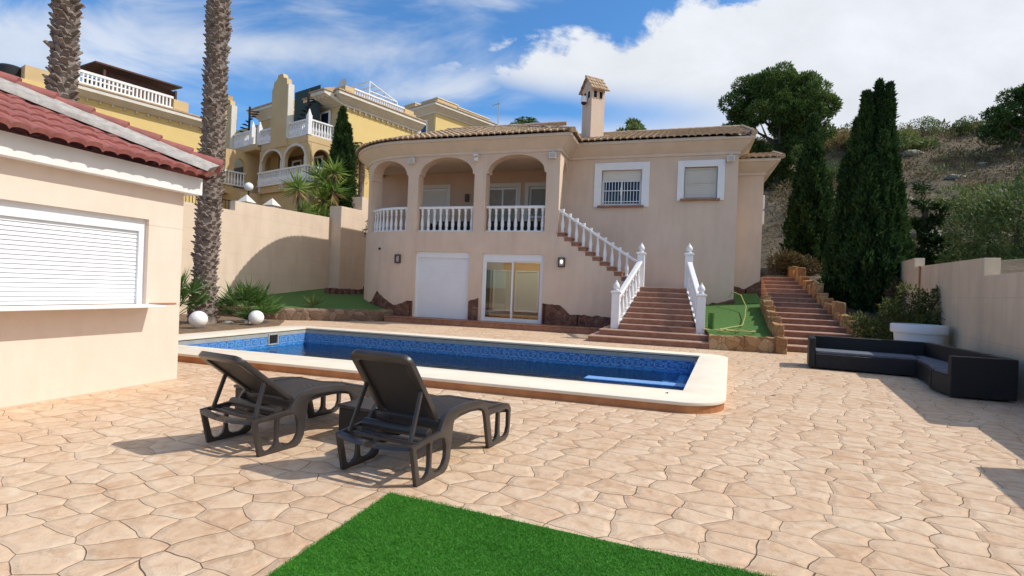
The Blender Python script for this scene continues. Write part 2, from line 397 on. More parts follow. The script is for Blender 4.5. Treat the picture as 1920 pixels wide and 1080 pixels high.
M_PATIO = patio_mat(); M_MOSAIC = mosaic_mat(); M_WATER = water_mat()
M_STUCCO = pmat('villa_stucco', (.655,.505,.39), (.70,.55,.43), 1.1, .9, .4, 60, stain=((.48,.36,.27), .38))
M_KIOSK = pmat('kiosk_stucco', (.735,.60,.505), (.775,.645,.55), 1.4, .9, .35, 60, groove=1.04, stain=((.62,.48,.37), .35))
M_WALL = pmat('wall_stucco', (.66,.53,.41), (.72,.585,.46), 1.2, .92, .3, 60, groove=.8, stain=((.5,.39,.3), .4))
M_WALLR = pmat('wall_stucco_right', (.66,.52,.36), (.74,.595,.425), 1.1, .92, .3, 60, groove=.8, stain=((.42,.35,.27), .5))
M_CORN = pmat('cornice_cream', (.66,.55,.44), (.70,.59,.48), 2, .85, .12, 60, stain=((.5,.42,.34), .3))
M_WHITE = pmat('white_paint', (.78,.78,.78), (.83,.83,.83), 3, .5, .05, 60)
M_WHITEALU = pmat('white_aluminium', (.76,.78,.81), (.80,.82,.85), 2, .35)
M_SHUT = pmat('blind_ivory', (.68,.64,.56), (.72,.68,.6), 2, .5)
M_FASCIA = pmat('white_fascia', (.74,.73,.72), (.80,.79,.78), 3, .7, .1, 40)
M_REDTILE = pmat('red_roof_tile', (.25,.082,.074), (.37,.14,.12), 7, .75, .4, 25, spec=.2, lo=.3, hi=.7, stain=((.23,.11,.095), .6))
M_TILE = pmat('clay_roof_tile', (.36,.235,.14), (.56,.42,.28), 4.5, .75, .3, 30, lo=.3, hi=.7)
M_MORTAR = pmat('mortar', (.25,.23,.215), (.50,.47,.44), 9, .95, .6, 40, lo=.25, hi=.75)
M_STEP = pmat('terracotta_step', (.26,.12,.075), (.36,.18,.112), 6, .5, .15, 50)
M_NOSE = pmat('step_nosing', (.46,.28,.20), (.56,.37,.28), 6, .4, .1, 50)
M_COPING = pmat('pool_coping', (.74,.66,.53), (.79,.71,.59), 2.4, .8, .15, 60, stain=((.6,.52,.4), .2))
M_SKIRT = pmat('terracotta_skirt', (.38,.155,.065), (.52,.24,.10), 3.5, .6, .15, 30)
M_GREY = pmat('shade_skimmer_grey', (.30,.31,.31), (.36,.37,.37), 4, .9)
M_KEY = pmat('key_tile', (.12,.25,.56), (.22,.38,.68), 20, .25)
M_LIGHTTILE = pmat('edge_sunlit_blue', (.20,.42,.82), (.27,.5,.88), 14, .25)
M_REDSTONE = stonemat('red_brown_stone', [(.08,.036,.026),(.15,.07,.05),(.19,.10,.072),(.25,.15,.115)], 5.5, (.10,.055,.04))
M_ORSTONE = stonemat('orange_stone', [(.25,.125,.05),(.36,.19,.08),(.45,.27,.125),(.52,.37,.21)], 3.6, (.22,.13,.07))
M_BEDSTONE = stonemat('bed_stone', [(.13,.08,.055),(.22,.15,.105),(.30,.215,.16)], 3.2)
M_RESIN = pmat('dark_resin', (.036,.030,.028), (.05,.042,.039), 6, .30, .15, 160, spec=.5)
M_SLING = rattan_mat('sling_fabric', (.022,.017,.015), (.06,.048,.04), 160)
M_RATTAN = rattan_mat('dark_rattan', (.014,.011,.010), (.045,.036,.032), 70)
M_BRATTAN = rattan_mat('black_rattan', (.006,.006,.007), (.02,.019,.021), 70)
M_CUSHION = pmat('grey_cushion', (.11,.12,.145), (.14,.155,.185), 8, .9, .2, 120)
M_DARK = pmat('opening_shade', (.012,.012,.013), None, 3, .8)
M_DGLASS = pmat('dark_window_glass', (.02,.03,.05), None, 3, .08, spec=.6)
M_GLASS = glass_mat('door_glass', (.86,.9,.88), .10)
M_BROWNLAMP = pmat('brown_lamp', (.09,.06,.045), None, 3, .5)
M_LAMPGLASS = pmat('lamp_glass', (.5,.47,.42), None, 3, .3)
M_LAMPLIT = emit_mat('lit_lamp', (1,.8,.6), 6)
M_ROOM = pmat('reflection_ochre', (.62,.44,.2), (.66,.48,.23), 3, .8)
M_PANEL = pmat('reflection_panel', (.62,.66,.58), None, 3, .7)
M_ROOMFILL = emit_mat('room_fill_glow', (1,.9,.72), 15)
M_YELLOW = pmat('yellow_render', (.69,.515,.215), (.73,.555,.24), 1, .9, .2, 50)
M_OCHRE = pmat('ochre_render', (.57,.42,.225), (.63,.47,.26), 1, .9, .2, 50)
M_OCHSHADE = pmat('shaded_recess', (.12,.07,.04), (.17,.105,.06), 1, .9)
M_CREAMTRIM = pmat('cream_trim', (.66,.62,.55), (.72,.68,.61), 2, .8)
M_BROWNROOF = pmat('brown_pergola', (.07,.03,.025), (.10,.045,.035), 4, .7)
M_BLACK = pmat('black_plastic', (.02,.022,.025), None, 3, .4)
M_IRON = pmat('dark_iron', (.03,.025,.022), None, 3, .5)
M_METAL = pmat('grey_metal', (.4,.41,.42), None, 3, .4, metal=.6)
M_BARK = pmat('bark', (.075,.05,.035), (.16,.115,.085), 8, .95, .6, 20)
M_PALM = pmat('palm_trunk', (.10,.075,.062), (.33,.275,.24), 7, .95, .5, 25, lo=.3, hi=.7)
M_SOIL = pmat('bare_soil', (.14,.095,.06), (.24,.17,.11), 5, .95, .8, 12, bdist=.04)
M_HILL = None
M_TURF2 = pmat('lawn_turf', (.055,.13,.028), (.085,.18,.04), 14, .95, .6, 160)
M_TURF = pmat('turf_base', (.03,.15,.012), (.045,.2,.02), 30, .9, .6, 200)
L_TURF = leafmat('turf_blade', [(.026,.13,.008),(.045,.21,.012),(.07,.28,.018),(.14,.38,.045)], .5, .2, 1.7)
L_PINE = leafmat('pine_needle', [(.018,.038,.015),(.055,.10,.026),(.13,.20,.045),(.24,.30,.075)], .65, .3, .35)
L_CYP = leafmat('cypress_leaf', [(.008,.020,.008),(.022,.052,.015),(.05,.10,.024),(.11,.165,.036)], .65, .25, .8)
L_YUC = leafmat('yucca_leaf', [(.06,.12,.02),(.13,.23,.04),(.25,.36,.08),(.38,.42,.12)], .45, .25, 1.5)
L_DRY = leafmat('dry_leaf', [(.22,.14,.06),(.38,.26,.11),(.5,.36,.17)], .8, .2, 2)
L_FAN = leafmat('fan_palm_leaf', [(.03,.07,.015),(.07,.15,.03),(.15,.25,.06)], .45, .25, 2)
L_BUSH = leafmat('olive_leaf', [(.06,.09,.025),(.125,.175,.05),(.21,.27,.085),(.31,.33,.13)], .65, .25, .6)
L_SCRUB = leafmat('scrub_leaf', [(.055,.046,.022),(.115,.09,.042),(.20,.15,.07),(.30,.225,.11)], .8, .2, .3)
L_GOLD = leafmat('golden_leaf', [(.16,.11,.04),(.32,.23,.08),(.45,.34,.13)], .8, .25, .6)
L_SHRUB = leafmat('shrub_leaf', [(.035,.045,.015),(.08,.105,.028),(.16,.18,.045),(.27,.25,.07)], .65, .25, 1)

# ================================================================== ground
def structure(o): o['kind'] = 'structure'; return o
PX0, PX1, PY0, PY1 = -9.85, .2, 7.68, 12.3           # pool opening
def ring(mb, a, b, z):
    (x0,x1,y0,y1), (u0,u1,v0,v1) = a, b
    mb.quad((x0,y0,z),(x1,y0,z),(x1,v0,z),(x0,v0,z)); mb.quad((x0,v1,z),(x1,v1,z),(x1,y1,z),(x0,y1,z))
    mb.quad((x0,v0,z),(u0,v0,z),(u0,v1,z),(x0,v1,z)); mb.quad((u1,v0,z),(x1,v0,z),(x1,v1,z),(u1,v1,z))
    return mb
structure(ring(MB(), (-17.5,7.5,-9,21), (PX0-.1,PX1+.1,PY0-.1,PY1+.1), 0).build('patio', M_PATIO, recalc=False))
structure(ring(MB(), (-700,700,-700,900), (-17.5,7.5,-9,21), -.02).build('ground', M_SOIL, recalc=False))

def hill_mat():
    m, nt, b, L = new_mat('dry_hillside'); tc = nt.nodes.new('ShaderNodeTexCoord'); co = tc.outputs['Object']
    n1 = tex(nt, 'Noise', .22, Detail=8, Roughness=.62); L(co, n1.inputs['Vector'])
    n2 = tex(nt, 'Noise', 1.6, Detail=9, Roughness=.7); L(co, n2.inputs['Vector'])
    f = N(nt, n1.outputs['Fac'])*.9+N(nt, n2.outputs['Fac'])*.8-.35
    r = ramp(nt, [(.2,(.06,.045,.028)),(.4,(.115,.086,.052)),(.58,(.17,.128,.077)),(.75,(.235,.185,.12)),(.9,(.38,.35,.31))]); L(f.s, r.inputs[0]); L(r.outputs[0], b.inputs['Base Color'])
    b.inputs['Roughness'].default_value = .95
    bp = nt.nodes.new('ShaderNodeBump'); bp.inputs['Strength'].default_value = 1; bp.inputs['Distance'].default_value = .35; L(n2.outputs['Fac'], bp.inputs['Height']); L(bp.outputs[0], b.inputs['Normal'])
    return m
M_HILL = hill_mat()
def wallx(y): return 5.0+.17*(y-10)
def sst(t): t = min(1, max(0, t)); return t*t*(3-2*t)
def hill(x, y):
    wx = wallx(y)
    if x > wx+.2 and y < 19:
        h = 1.0+.24*max(0, y-12)+.10*min(8, x-wx)
        h += 13.5*sst((y-21+.25*(x-12))/36)
    else:
        if y < 16.2 or (x < 4.75 and y < 24.9) or (x < 3.2 and y < 29): return -.6
        h = .27*(y-16.2)
        if x > 4.75 and y < 25: h -= .12
        h = min(h, 3.2+.0*y)+13.2*sst((y-24+.25*(x-12))/36)
    k = sst((x+14)/16)
    h = 3.2+(h-3.2)*k if y > 30 else h
    h += (mnoise.noise(Vector((x*.12,y*.12,3)))*1.5+mnoise.noise(Vector((x*.4,y*.4,7)))*.45)*sst((y-24)/8)*(.35+.65*k)
    return h
def grid(fx, xs, ys, mb):
    n = len(ys)
    mb.add([(x,y,fx(x,y)) for x in xs for y in ys], [(i*n+j,(i+1)*n+j,(i+1)*n+j+1,i*n+j+1) for i in range(len(xs)-1) for j in range(n-1)])
hx = [-17.1+.5*i for i in range(0,87)]+[26.4+1.2*i for i in range(1,40)]
hy = [9+.5*i for i in range(0,82)]+[50+1.2*i for i in range(1,50)]
mb = MB(); grid(hill, hx, hy, mb); structure(mb.build('hillside', M_HILL, smooth=60, merge=False))
mb = MB(); mb.quad((-90,-10,3.35),(-17.58,-10,3.35),(-17.58,95,3.35),(-90,95,3.35)); mb.quad((-17.58,-10,-.3),(-17.58,-10,3.35),(-17.58,95,3.35),(-17.58,95,-.3))
structure(mb.build('upper_terrace', M_SOIL, recalc=False))

# ================================================================== pool
t = thing('swimming_pool', (-4.8,10,0), 'long blue tiled swimming pool with a cream coping and terracotta skirt', 'swimming pool')
OUT = rrect(-10.6, .75, 6.84, 12.8, .55, 8)
MB().plate(OUT, [rect(PX0,PX1,PY0,PY1)], .03, Matrix.Translation((0,0,.119)), .005).build('coping', M_COPING, t, smooth=40)
MB().plate(rrect(-10.585, .735, 6.855, 12.785, .54, 8), [rect(PX0-.12,PX1+.12,PY0-.12,PY1+.12)], .101, Matrix.Translation((0,0,.0505))).build('skirt', M_SKIRT, t)
mb = MB()
ins = rect(PX0+.004,PX1-.004,PY0+.004,PY1-.004)
def wallstrip(mb, z0, z1, e=0.):
    for i in range(4):
        (x0,y0),(x1,y1) = ins[i], ins[(i+1)%4]; mb.quad((x0,y0,z0),(x1,y1,z0),(x1,y1,z1),(x0,y0,z1))
wallstrip(mb, -.005, .083); mb.build('coping_shade', M_GREY, t, recalc=False)  # inner coping face, its shade put into the grey colour
mb = MB(); wallstrip(mb, -1.5, -.006); mb.quad(*[(x,y,-1.5) for x,y in ins]); mb.build('shell', M_MOSAIC, t, recalc=False)
KEY = [((0,0),(0,4)),((0,4),(4,4)),((4,4),(4,1.4)),((4,1.4),(1.6,1.4)),((1.6,1.4),(1.6,2.7)),((1.6,2.7),(2.8,2.7)),((0,0),(5.2,0))]
mb = MB(); U = .046; W2 = .30
def keyrun(p0, dx, dy, L, nx, ny):
    n = int(L/(5.2*U))
    for k in range(n):
        for (a0,b0),(a1,b1) in KEY:
            u0, u1 = min(a0,a1)-W2, max(a0,a1)+W2; v0, v1 = min(b0,b1)-W2, max(b0,b1)+W2
            u0 = (u0+k*5.2)*U+.03; u1 = (u1+k*5.2)*U+.03; z0 = -.20+v0*U*.85; z1 = -.20+v1*U*.85; e = .004
            mb.quad(*[(p0[0]+dx*u+nx*e, p0[1]+dy*u+ny*e, z) for u, z in ((u0,z0),(u1,z0),(u1,z1),(u0,z1))])
keyrun((PX0+.004,PY1-.004), 1, 0, PX1-PX0, 0, -1); keyrun((PX0+.004,PY0+.004), 0, 1, PY1-PY0, 1, 0); keyrun((PX1-.004,PY1-.004), 0, -1, PY1-PY0, -1, 0); keyrun((PX1-.004,PY0+.004), -1, 0, PX1-PX0, 0, 1)
mb.build('greek_key_band', M_KEY, t, merge=False, recalc=False)
mb = MB()
for k in range(4): mb.box(PX1-.02-.36*(k+1), PX1-.02-.36*k, 10.78, PY1-.01, -1.49, -.305-.15*k)
mb.box(-1.85, PX1-.02, 10.42, 10.78, -1.49, -.268); mb.build('entry_steps', M_MOSAIC, t)
mb = MB()
for k in range(4): mb.box(PX1-.02-.36*(k+1), PX1-.02-.36*(k+1)+.14, 10.80, PY1-.02, -.305-.15*k+.002, -.334-.17*k)
mb.box(-1.83, PX1-.04, 10.43, 10.77, -.2675, -.258); mb.build('edging_and_sunlit_top', M_LIGHTTILE, t)  # tread edges, and curb top with sunlight put into its lighter blue
mb = MB().plate(rect(10.88,11.24,-.22,.06), [rect(10.915,11.205,-.19,.03)], .02, YZ(PX0+.014)); sk = mb.build('skimmer', M_GREY, t)
MB().box(PX0+.006,PX0+.012,10.93,11.19,-.18,.03).build('skimmer_mouth', M_DARK, sk)  # dark plate painted as the shaded inside of the mouth
wtr = structure(MB().quad((PX0,PY0,-.28),(PX1,PY0,-.28),(PX1,PY1,-.28),(PX0,PY1,-.28)).build('water', M_WATER, recalc=False))
for o_ in [wtr]+list(t.children_recursive):      # the end wall of the pool is not quite square to its sides
    ox, oy = (0,0) if o_ is wtr else (-4.8,10)
    for v in o_.data.vertices:
        X_, Y_ = v.co.x+ox, v.co.y+oy; v.co.x += min(1.12, max(0, (X_-PX0)/(PX1-PX0)))*(.21+.076*(Y_-12.3))

# ================================================================== villa
V = thing('villa', (-4,18.5,0), 'two storey beige stucco villa with an arched corner balcony and clay tile roof', 'house')
CX, CY, RA = -10.3, 21.8, 3.3; LA = RA*math.pi/2
def off(s, d):
    if s <= 6: return (-4.3-s, 18.5-d)
    if s <= 6+LA: q = (s-6)/RA; return (CX-(RA+d)*math.sin(q), CY-(RA+d)*math.cos(q))
    return (CX-RA-d, CY+(s-6-LA))
def srange(a, b, st=.2):
    n = max(1, int(round((b-a)/st))); return [a+(b-a)*i/n for i in range(n+1)]
ARC = srange(6, 6+LA, .22)+[6+LA+6]
# lower storey
st = [(-4.3,3.5)]
for k in range(11): st += [(-4.3+.2545*k+.001, 3.5-.167*(k+1)+.0), (-4.3+.2545*(k+1), 3.5-.167*(k+1))]
poly = [(-10.3,-.3),(-1.45,-.3),(-1.45,1.66)]+st[::-1]+[(-10.3,3.5)]
mb = MB().plate(poly, [rect(-9.87,-7.63,.19,2.72), rect(-7.11,-4.78,.19,2.69)], .3, XZ(18.62))
mb.sweep([off(s,0) for s in ARC], [(.03,-.3),(.03,3.5),(-.27,3.5),(-.27,-.3)])
mb.build('lower_wall', M_STUCCO, V)
# upper arcade wall, curved round the corner
OPN = [(.49,2.79),(3.25,5.58),(6.02,8.42),(8.98,11.1)]
mb = MB()
ss = sorted(set(srange(0,6,.3)+ARC+[q for a,b in OPN for q in srange(a,b,.09)]+[a+.07 for a,b in OPN]+[b-.07 for a,b in OPN]))
def top(s):
    for a, b in OPN:
        if a-1e-6 <= s <= b+1e-6:
            h = (b-a)/2-.07; c = (a+b)/2; u = (s-c)/h
            return 5.66 if abs(u) >= 1 else 5.70+.62*math.sqrt(1-u*u)
    return None
TW = .42
for s0, s1 in zip(ss, ss[1:]):
    m_ = top((s0+s1)/2)
    z0 = [3.5, 3.5] if m_ is None else [top(s0) or 5.66, top(s1) or 5.66]
    (ax,ay),(bx,by),(cx,cy),(dx,dy) = off(s0,0), off(s1,0), off(s1,-TW), off(s0,-TW)
    mb.hexa([(ax,ay,z0[0]),(bx,by,z0[1]),(cx,cy,z0[1]),(dx,dy,z0[0]),(ax,ay,6.42),(bx,by,6.42),(cx,cy,6.42),(dx,dy,6.42)])
mb.plate([(18.92,3.5),(18.98,3.5),(18.98,5.6)]+[(19.4-.42*math.cos(math.pi*k/12), 5.6+.55*math.sin(math.pi*k/12)) for k in range(13)]+[(19.82,3.5),(19.9,3.5),(19.9,6.42),(18.92,6.42)], (), .42, YZ(-4.51))
mb.build('arcade_wall', M_STUCCO, V)
# wing and hidden body
mb = MB().plate(rect(-4.3,1.68,-.3,6.45), [rect(-3.02,-1.56,4.64,5.95), rect(-.09,1.02,4.85,5.98)], .26, XZ(20.03))
mb.box(-4.3,1.675,20.5,28,-.3,6.44); mb.box(1.45,1.68,20.16,20.5,-.3,6.45); mb.box(-4.3,-4.05,20.16,20.5,-.3,6.44)
mb.box(1.68,2.7,21.5,27,-.3,6.1); mb.box(-13.3,-4.31,22.6,28,-.3,3.3); mb.box(-13.3,-4.31,21.55,28,3.5,6.4)
mb.box(-13.58,-13.2,25,28,3.5,6.4); mb.box(-11.2,-8.3,18.9,22.6,-.3,3.28); mb.box(-4.45,-4.31,18.9,22.6,-.3,3.28)
mb.build('main_wall', M_STUCCO, V)
plan = [off(s,-.05) for s in srange(0,6,3)+ARC]+[(-4.31,28)]
MB().prism(plan, 3.28, 3.495).build('balcony_floor', M_STEP, V)
MB().prism(plan, 6.36, 6.43).build('balcony_ceiling', M_STUCCO, V)
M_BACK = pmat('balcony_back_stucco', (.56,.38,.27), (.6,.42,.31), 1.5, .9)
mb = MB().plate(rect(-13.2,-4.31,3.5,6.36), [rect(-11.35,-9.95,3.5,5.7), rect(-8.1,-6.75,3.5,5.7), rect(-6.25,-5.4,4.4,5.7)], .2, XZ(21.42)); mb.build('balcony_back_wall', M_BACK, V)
def window(name, x0, x1, z0, z1, y, fr=.09, sash=M_WHITEALU, pane=M_DGLASS, mull=True, depth=.12):
    w = MB().plate(rect(x0,x1,z0,z1), [rect(x0+fr,x1-fr,z0+fr,z1-fr)], .07, XZ(y+depth)).build(name, sash, V)
    MB().box(x0+fr-.01,x1-fr+.01,y+depth,y+depth+.012,z0+fr-.01,z1-fr+.01).build('pane', pane, w)
    if mull: MB().box((x0+x1)/2-.03,(x0+x1)/2+.03,y+depth-.03,y+depth+.03,z0+fr,z1-fr).build('mullion', sash, w)
    return w
w = window('balcony_door', -11.35,-9.95,3.5,5.7, 21.32, pane=M_SHUT)
mb = MB()
for k in range(26): mb.box(-11.27,-10.03,21.405,21.43,3.7+.073*k,3.7+.073*k+.066)
mb.build('blind', M_SHUT, w)
M_BLINDG = pmat('grey_blind', (.30,.27,.23), (.36,.33,.28), 4, .6)
window('balcony_door', -8.1,-6.75,3.5,5.7, 21.32, pane=M_BLINDG); window('balcony_window', -6.25,-5.4,4.4,5.7, 21.32, mull=False, pane=M_BLINDG)
for x0,x1,z1 in ((-11.35,-9.95,5.7),(-8.1,-6.75,5.7),(-6.25,-5.4,5.7)): MB().plate([(x0-.16,3.5),(x0-.16,z1+.16),(x1+.16,z1+.16),(x1+.16,3.5),(x1,3.5),(x1,z1),(x0,z1),(x0,3.5)], (), .03, XZ(21.305)).build('door_surround', M_CREAMTRIM, V)
# cornice
CORN = [(-.02,6.38),(.05,6.38),(.05,6.47),(.09,6.49),(.40,6.79),(.47,6.80),(.47,6.90),(-.02,6.90)]
path = [(1.68,28),(1.68,19.9),(-4.3,19.9),(-4.3,18.5)]+[off(s,0) for s in ARC]
MB().sweep(path, CORN).build('cornice', M_CORN, V, smooth=30)
MB().sweep([(2.7,27),(2.7,21.5),(1.7,21.5)], [(o,z-.42) for o,z in CORN]).build('cornice', M_CORN, V, smooth=30)
MB().box(-13.5,1.6,22,28,6.44,6.6).build('roof_slab', M_CORN, V)

def tiles(mb, fn, inside, s0, s1, t0, t1, pitch=.23, row=.38, h=.055, sub=8, lift=.028):
    ns = int((s1-s0)/pitch*sub); nt_ = int(math.ceil((t1-t0)/row))
    prof = [math.sqrt(max(0, 1-(2*((i % sub)/sub)-1)**2)) for i in range(ns+1)]
    for j in range(nt_):
        ta, tb = t0+j*row, min(t1, t0+(j+1)*row+.03); base = len(mb.v); vs = []; fs = []
        for i in range(ns+1):
            s = s0+(s1-s0)*i/ns; z = h*prof[i]; wob = mnoise.noise(Vector((int(i/sub)*1.7, j*2.3, s0)))*.012
            vs += [fn(s, ta+wob*2, z+lift+wob-.055), fn(s, ta+wob*2, z+lift+wob), fn(s, tb, z)]
        for i in range(ns):
            sm = s0+(s1-s0)*(i+.5)/ns
            if inside(sm, (ta+tb)/2): fs += [(3*i,3*i+3,3*i+4,3*i+1),(3*i+1,3*i+4,3*i+5,3*i+2)]
        mb.add(vs, fs)
def slope(ox, oy, oz, ux, uy, vx, vy, g):
    k = math.hypot(1, g); nz = 1/k; nh = -g/k
    return lambda s, t, h: (ox+ux*s+vx*t+vx*nh*h, oy+uy*s+vy*t+vy*nh*h, oz+g*t+nz*h)
EZ = 6.93; G1 = .375
mb = MB()
tiles(mb, slope(-10.3,17.93,EZ,1,0,0,1,G1), lambda s,t: s < 6.53-t*.95, 0, 6.6, 0, 3.87)
RE = CY-17.93
def cone(s, t, h):
    q = s/RE; k = math.hypot(1,G1); r = RE-t+G1/k*h; return (CX-r*math.sin(q), CY-r*math.cos(q), EZ+G1*t+h/k)
tiles(mb, cone, lambda s,t: True, 0, RE*math.pi/2, 0, 3.8)
tiles(mb, slope(-3.72,17.93,EZ,0,1,-1,0,G1), lambda s,t: s > t*.95, 0, 4.2, 0, 2.6)
tiles(mb, slope(-14.2,21.8,EZ,0,1,1,0,G1), lambda s,t: True, 0, 6, 0, 3.8)
mb.build('balcony_roof', M_TILE, V, merge=False, smooth=50)
mb = MB(); G2 = .335
tiles(mb, slope(-9,19.33,EZ,1,0,0,1,G2), lambda s,t: s > 5.2-t*.95, 0, 10.95, 0, 4.7)
tiles(mb, slope(1.65,20.98,EZ-.43,1,0,0,1,.3), lambda s,t: True, 0, 1.6, 0, 2.2)
wr = mb.build('wing_roof', M_TILE, V, merge=False, smooth=50)
for (p,q) in (((-10.3,21.8,EZ+3.87*G1+.02),(-4.9,21.8,EZ+3.87*G1+.02)),((-3.75,17.96,EZ+.03),(-7.5,21.75,EZ+3.8*G1+.03)),((-7,24.02,EZ+4.7*G2+.02),(2.1,24.02,EZ+4.7*G2+.02)),((2.1,19.36,EZ+.03),(2.1,24.0,EZ+4.7*G2+.03)),((3.22,21.0,EZ-.4),(3.22,23.2,EZ+.26))):
    p, q = Vector(p), Vector(q); n = int((q-p).length/.36); mb = MB()
    for k in range(n): a_, b_ = p.lerp(q,k/n), p.lerp(q,(k+1.12)/n); mb.tube([a_,b_],[.10,.085],8)
    mb.build('ridge_tile', M_TILE, wr, smooth=50)
mb = MB(); rz_ = EZ+4.65*G2
mb.hexa([(1.98,19.42,EZ-.1),(2.08,19.42,EZ-.1),(2.08,24.02,rz_-.1),(1.98,24.02,rz_-.1),(1.98,19.42,EZ-.02),(2.08,19.42,EZ-.02),(2.08,24.02,rz_),(1.98,24.02,rz_)])
mb.hexa([(-8,19.6,EZ-.12),(1.97,19.6,EZ-.12),(1.97,24.0,rz_-.16),(-8,24.0,rz_-.16),(-8,19.6,EZ-.05),(1.97,19.6,EZ-.05),(1.97,24.0,rz_-.09),(-8,24.0,rz_-.09)])
mb.hexa([(-10.3,18.3,EZ-.1),(-4.5,18.3,EZ-.1),(-7.4,21.8,EZ+3.87*G1-.16),(-10.3,21.8,EZ+3.87*G1-.16),(-10.3,18.3,EZ-.02),(-4.5,18.3,EZ-.02),(-7.4,21.8,EZ+3.87*G1-.08),(-10.3,21.8,EZ+3.87*G1-.08)])
mb.prism([(1.2,19.43),(2.1,19.43),(2.1,28),(1.2,28)], EZ-.06, EZ-.03); mb.build('verge', M_CORN, wr)
# chimney
ch = Matrix.Translation((-3.62,20.95,0)) @ Matrix.Rotation(R(-45),4,'Z')
mb = MB(); mb.box(-.31,.31,-.31,.31,6.9,9.32,ch); cb = mb.build('chimney', M_STUCCO, V)
mb = MB(); mb.plate([(-.36,9.3),(.36,9.3),(0,9.76)], (), .64, ch @ XZ(0)); mb.build('chimney_gable', M_STUCCO, cb)
def chs(sg): 
    f = slope(0,0,0,0,1,0,0,0)
    def fn(s,t,h):
        g=.62/.44; a_=math.atan(1.28); x=.44-t*math.cos(.9); z=9.25+t*math.sin(.9)
        return tuple(ch @ Vector((sg*(x+h*math.sin(.9)), s, z+h*math.cos(.9))))
    return fn
mb = MB()
for sg in (1,-1): tiles(mb, chs(sg), lambda s,t: True, -.42, .42, 0, .70, pitch=.14, row=.24, h=.04, sub=6)
mb.tube([ch @ Vector((0,-.42,9.84)), ch @ Vector((0,.42,9.84))], .05, 6); mb.build('chimney_roof', M_TILE, cb, merge=False, smooth=50)
for q in (-.15,.12):
    MB().box(.30,.316,q-.06,q+.07,8.98,9.23,ch).build('chimney_vent', M_DARK, cb); MB().box(q-.06,q+.06,-.316,-.30,8.98,9.23,ch).build('chimney_vent', M_DARK, cb)  # dark plates, shade of the vent holes put into their colour
dc = MB().lathe([(.02,.34),(.10,.32),(.12,.2),(.12,.1),(.115,.08)], tuple(ch @ Vector((0,-.46,8.72))), 14).box(-.03,.03,-.46,-.30,8.98,9.04,ch).build('dome_camera', M_WHITE, V, smooth=40)
MB().lathe([(.01,-.02),(.07,.0),(.11,.05),(.115,.08)], tuple(ch @ Vector((0,-.46,8.72))), 14).build('dome', M_BLACK, dc, smooth=60)
# lower doors
sh = MB().plate(rect(-9.87,-7.63,.19,2.72), [rect(-9.79,-7.71,.19,2.5)], .10, XZ(18.60)).build('shutter_door', M_WHITEALU, V)
mb = MB()
for k in range(42): mb.box(-9.80,-7.70,18.60,18.62,.2+.0548*k,.2+.0548*k+.052)
mb.build('slat_curtain', M_WHITEALU, sh, bevel=.004)
sd_ = MB().plate(rect(-7.11,-4.78,.19,2.69), [rect(-7.03,-4.86,.19,2.44)], .10, XZ(18.60)).build('sliding_door', M_WHITEALU, V)
for x0,x1,y in ((-7.03,-5.92,18.6),(-5.98,-4.86,18.64)):
    f = MB().plate(rect(x0,x1,.2,2.44), [rect(x0+.06,x1-.06,.33,2.38)], .035, XZ(y)).build('sash', M_WHITEALU, sd_)
    MB().quad((x0+.05,y,.32),(x1-.05,y,.32),(x1-.05,y,2.39),(x0+.05,y,2.39)).build('door_pane', M_GLASS, sd_)
MB().box(-8.28,-4.46,21.9,22,.19,3.2).build('reflection_wall', M_ROOM, V)  # ochre wall stands in for the yellow reflection in the glass
MB().box(-8.28,-4.46,18.8,21.9,.15,.19).build('room_floor', M_STEP, V)
mb = MB(); mb.box(-7.8,-7.0,21.86,21.9,.5,2.15); mb.box(-6.8,-5.85,21.86,21.9,.5,2.15); pn = mb.build('reflection_panel', M_PANEL, V)  # pale panels stand in for reflected shapes in the door glass
mb = MB()
for x0,x1 in ((-7.8,-7.0),(-6.8,-5.85)): mb.plate(rect(x0-.06,x1+.06,.44,2.21),[rect(x0,x1,.5,2.15)],.06,XZ(21.85))
mb.box(-7.1,-7.02,21.78,21.82,1.2,1.24); mb.build('reflection_frame', M_WHITEALU, pn)
MB().box(-8.27,-8.0,21.3,21.85,.19,2.2).build('reflection_dark', M_BLACK, V)  # added block for the dark edge of the reflection
MB().box(-6.9,-5.4,20.2,20.5,3.2,3.27).build('room_fill', M_ROOMFILL, V)  # added emitter, brightens the room behind the glass
# plinth terrace in front of the doors
MB().box(-10.7,-2.3,17.72,18.47,0,.18).build('plinth', M_STEP, V, bevel=.012)
MB().box(-10.72,-2.3,17.69,18.46,.181,.205).build('plinth_edge', M_STEP, V, bevel=.008)
# wing windows
for i,(x0,x1,z0,z1,o) in enumerate(((-3.02,-1.56,4.64,5.95,.27),(-.09,1.02,4.85,5.98,.23))):
    MB().plate(rect(x0-o,x1+o,z0-.06,z1+o), [rect(x0,x1,z0,z1)], .05, XZ(19.885)).build('window_surround', M_WHITE, V, bevel=.006)
    MB().box(x0-.12,x1+.1,19.8,20.0,z0-.075,z0-.005).build('window_sill', M_STEP, V)
w = window('wing_window', -3.02,-1.56,4.64,5.95, 19.95)
mb = MB()
for k in range(6): mb.box(-2.99,-1.59,19.98,20.0,5.56+.064*k,5.56+.064*k+.058)
mb.build('roller_blind', M_SHUT, w)
mb = MB()
for k in range(13): mb.box(-2.97+.112*k,-2.97+.112*k+.017,19.93,19.952,4.66,5.58)
for z in (4.78,5.18,5.52): mb.box(-3.0,-1.58,19.926,19.956,z,z+.022)
mb.box(-2.32,-2.26,19.91,19.93,5.02,5.3); mb.build('window_bars', M_WHITE, w)
w = window('wing_window', -.09,1.02,4.85,5.98, 19.95, mull=False, pane=M_SHUT)
mb = MB()
